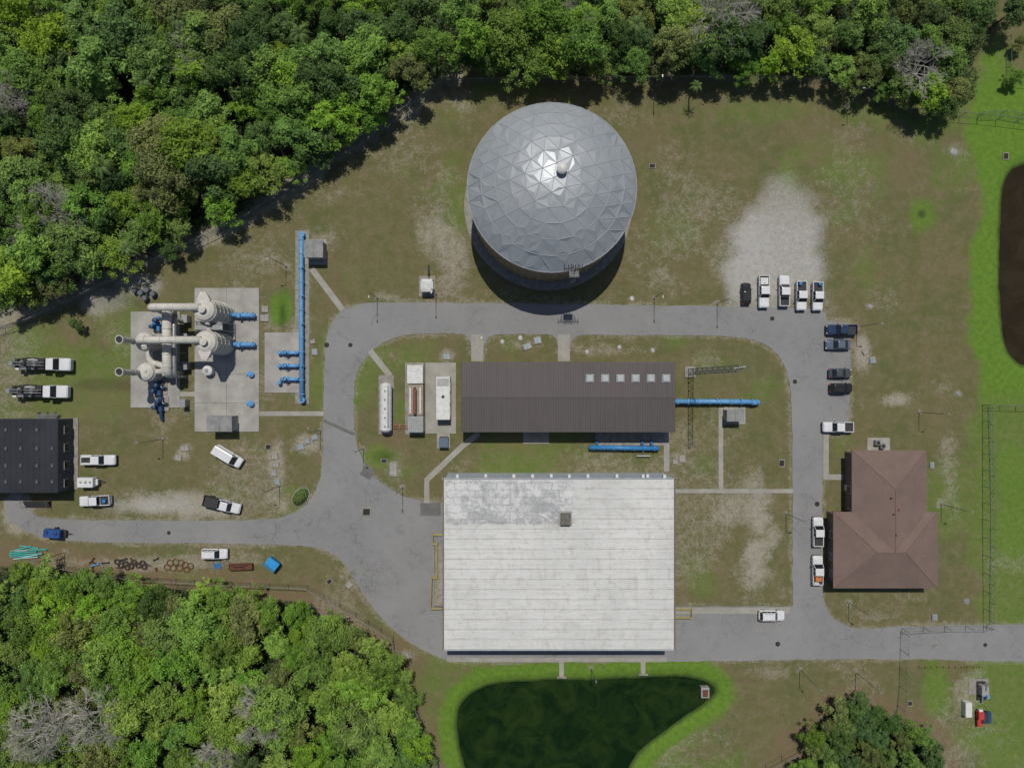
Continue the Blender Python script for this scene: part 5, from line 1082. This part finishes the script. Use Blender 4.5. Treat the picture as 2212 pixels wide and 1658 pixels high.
for px,py,sc in((372,28,1.1),(300,160,1.0),(205,350,1.1),(700,280,.9),(262,530,.9),(640,60,1.0),(790,60,.9),(1380,40,1.0),(1275,25,.9),(1545,100,.9),(1508,180,.6),(455,450,.8)):
    X_,Y_=P(px,py,8*sc*1.3); newtree('palm_tree','palm rising between the broadleaf trees of the north woods','palm','palms in the north woods',pm,tbm2,X_,Y_,(sc,sc,sc*1.4))
# round bush
T=Th('round_bush','round green bush with pale bed edge beside the west spur road','bush',650,1072,R(50))
r_=np.random.default_rng(5); nn_=2600; d_=r_.normal(size=(nn_,3)); d_[:,2]=abs(d_[:,2]); d_/=np.linalg.norm(d_,axis=1,keepdims=True)
cc_=d_*np.array([1.75,1.15,1.1])*r_.uniform(.75,1.05,nn_)[:,None]+np.array([0,0,.15]); o=bpy.data.objects.new('foliage',leafmesh('foliage',cc_,d_+np.array([0,0,.4])+r_.normal(size=d_.shape)*.4,r_.uniform(.08,.17,nn_),r_.uniform(.0,.6,nn_),LM['mid'])); COL.objects.link(o); o.parent=T.o
T.part('stem',MB().tube((0,0,0),(0,0,.9),.1,.05,6),BARK)
m=MB(); ro=[]; ri=[]
for i in range(24): a=2*PI*i/24; ro.append((2.0*math.cos(a),1.4*math.sin(a),.0)); ri.append((2.0*math.cos(a),1.4*math.sin(a),.12))
m.loft([ro,ri]); T.part('bed_edging',m,CONCD)
def under(name,poly,n,zmax,m,seed,lab,edge=0):
    r=np.random.default_rng(seed); w=W(poly); xs_=[p[0] for p in w]; ys_=[p[1] for p in w]
    X_=r.uniform(min(xs_)-2,max(xs_)+2,n*3); Y_=r.uniform(min(ys_)-2,max(ys_)+2,n*3); d=sdist(w,X_,Y_)+(fbm(X_,Y_,4,seed)-.5)*3; k=d>1.2+edge; X_=X_[k][:n]; Y_=Y_[k][:n]
    z=fbm(X_,Y_,3,seed+5)**1.5*zmax*r.uniform(.5,1.05,len(X_)); c=np.stack([X_,Y_,z],1); nn=r.normal(size=c.shape)*.5+np.array([0,0,1]); col=.2+.6*fbm(X_,Y_,2.5,seed+9)+r.normal(size=len(X_))*.15
    me=leafmesh(name,c,nn,r.uniform(.15,.34,len(X_)),col,m); o=bpy.data.objects.new(name,me); COL.objects.link(o); o['kind']='stuff'; tag(o,lab,'undergrowth'); return o
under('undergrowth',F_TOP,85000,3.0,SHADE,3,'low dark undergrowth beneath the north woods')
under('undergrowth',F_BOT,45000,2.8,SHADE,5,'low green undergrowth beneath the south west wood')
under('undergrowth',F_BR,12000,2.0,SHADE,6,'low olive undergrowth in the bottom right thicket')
# ------------------------------------------------------------------ light, camera
wd=bpy.data.worlds.new('World'); SC.world=wd; wd.use_nodes=True; nt_=wd.node_tree; bg=nt_.nodes['Background']; sk=nt_.nodes.new('ShaderNodeTexSky'); sk.sky_type='NISHITA'; sk.sun_disc=False; sk.sun_elevation=R(64); sk.sun_rotation=0
nt_.links.new(sk.outputs[0],bg.inputs[0]); bg.inputs[1].default_value=.065
sl=bpy.data.lights.new('sun','SUN'); sl.energy=3.35; sl.angle=R(.5); sl.color=(1,.95,.87); so=bpy.data.objects.new('sun',sl); COL.objects.link(so); so.rotation_euler=(R(-26),0,0); so.location=(0,50,100)
cam=bpy.data.cameras.new('camera'); co_=bpy.data.objects.new('camera',cam); COL.objects.link(co_); co_.location=(0,0,H); cam.sensor_fit='HORIZONTAL'; cam.angle=2*math.atan(1106*S/H); cam.clip_end=3000; SC.camera=co_
SC.view_settings.view_transform='Standard'; SC.view_settings.look='None'; SC.view_settings.exposure=0
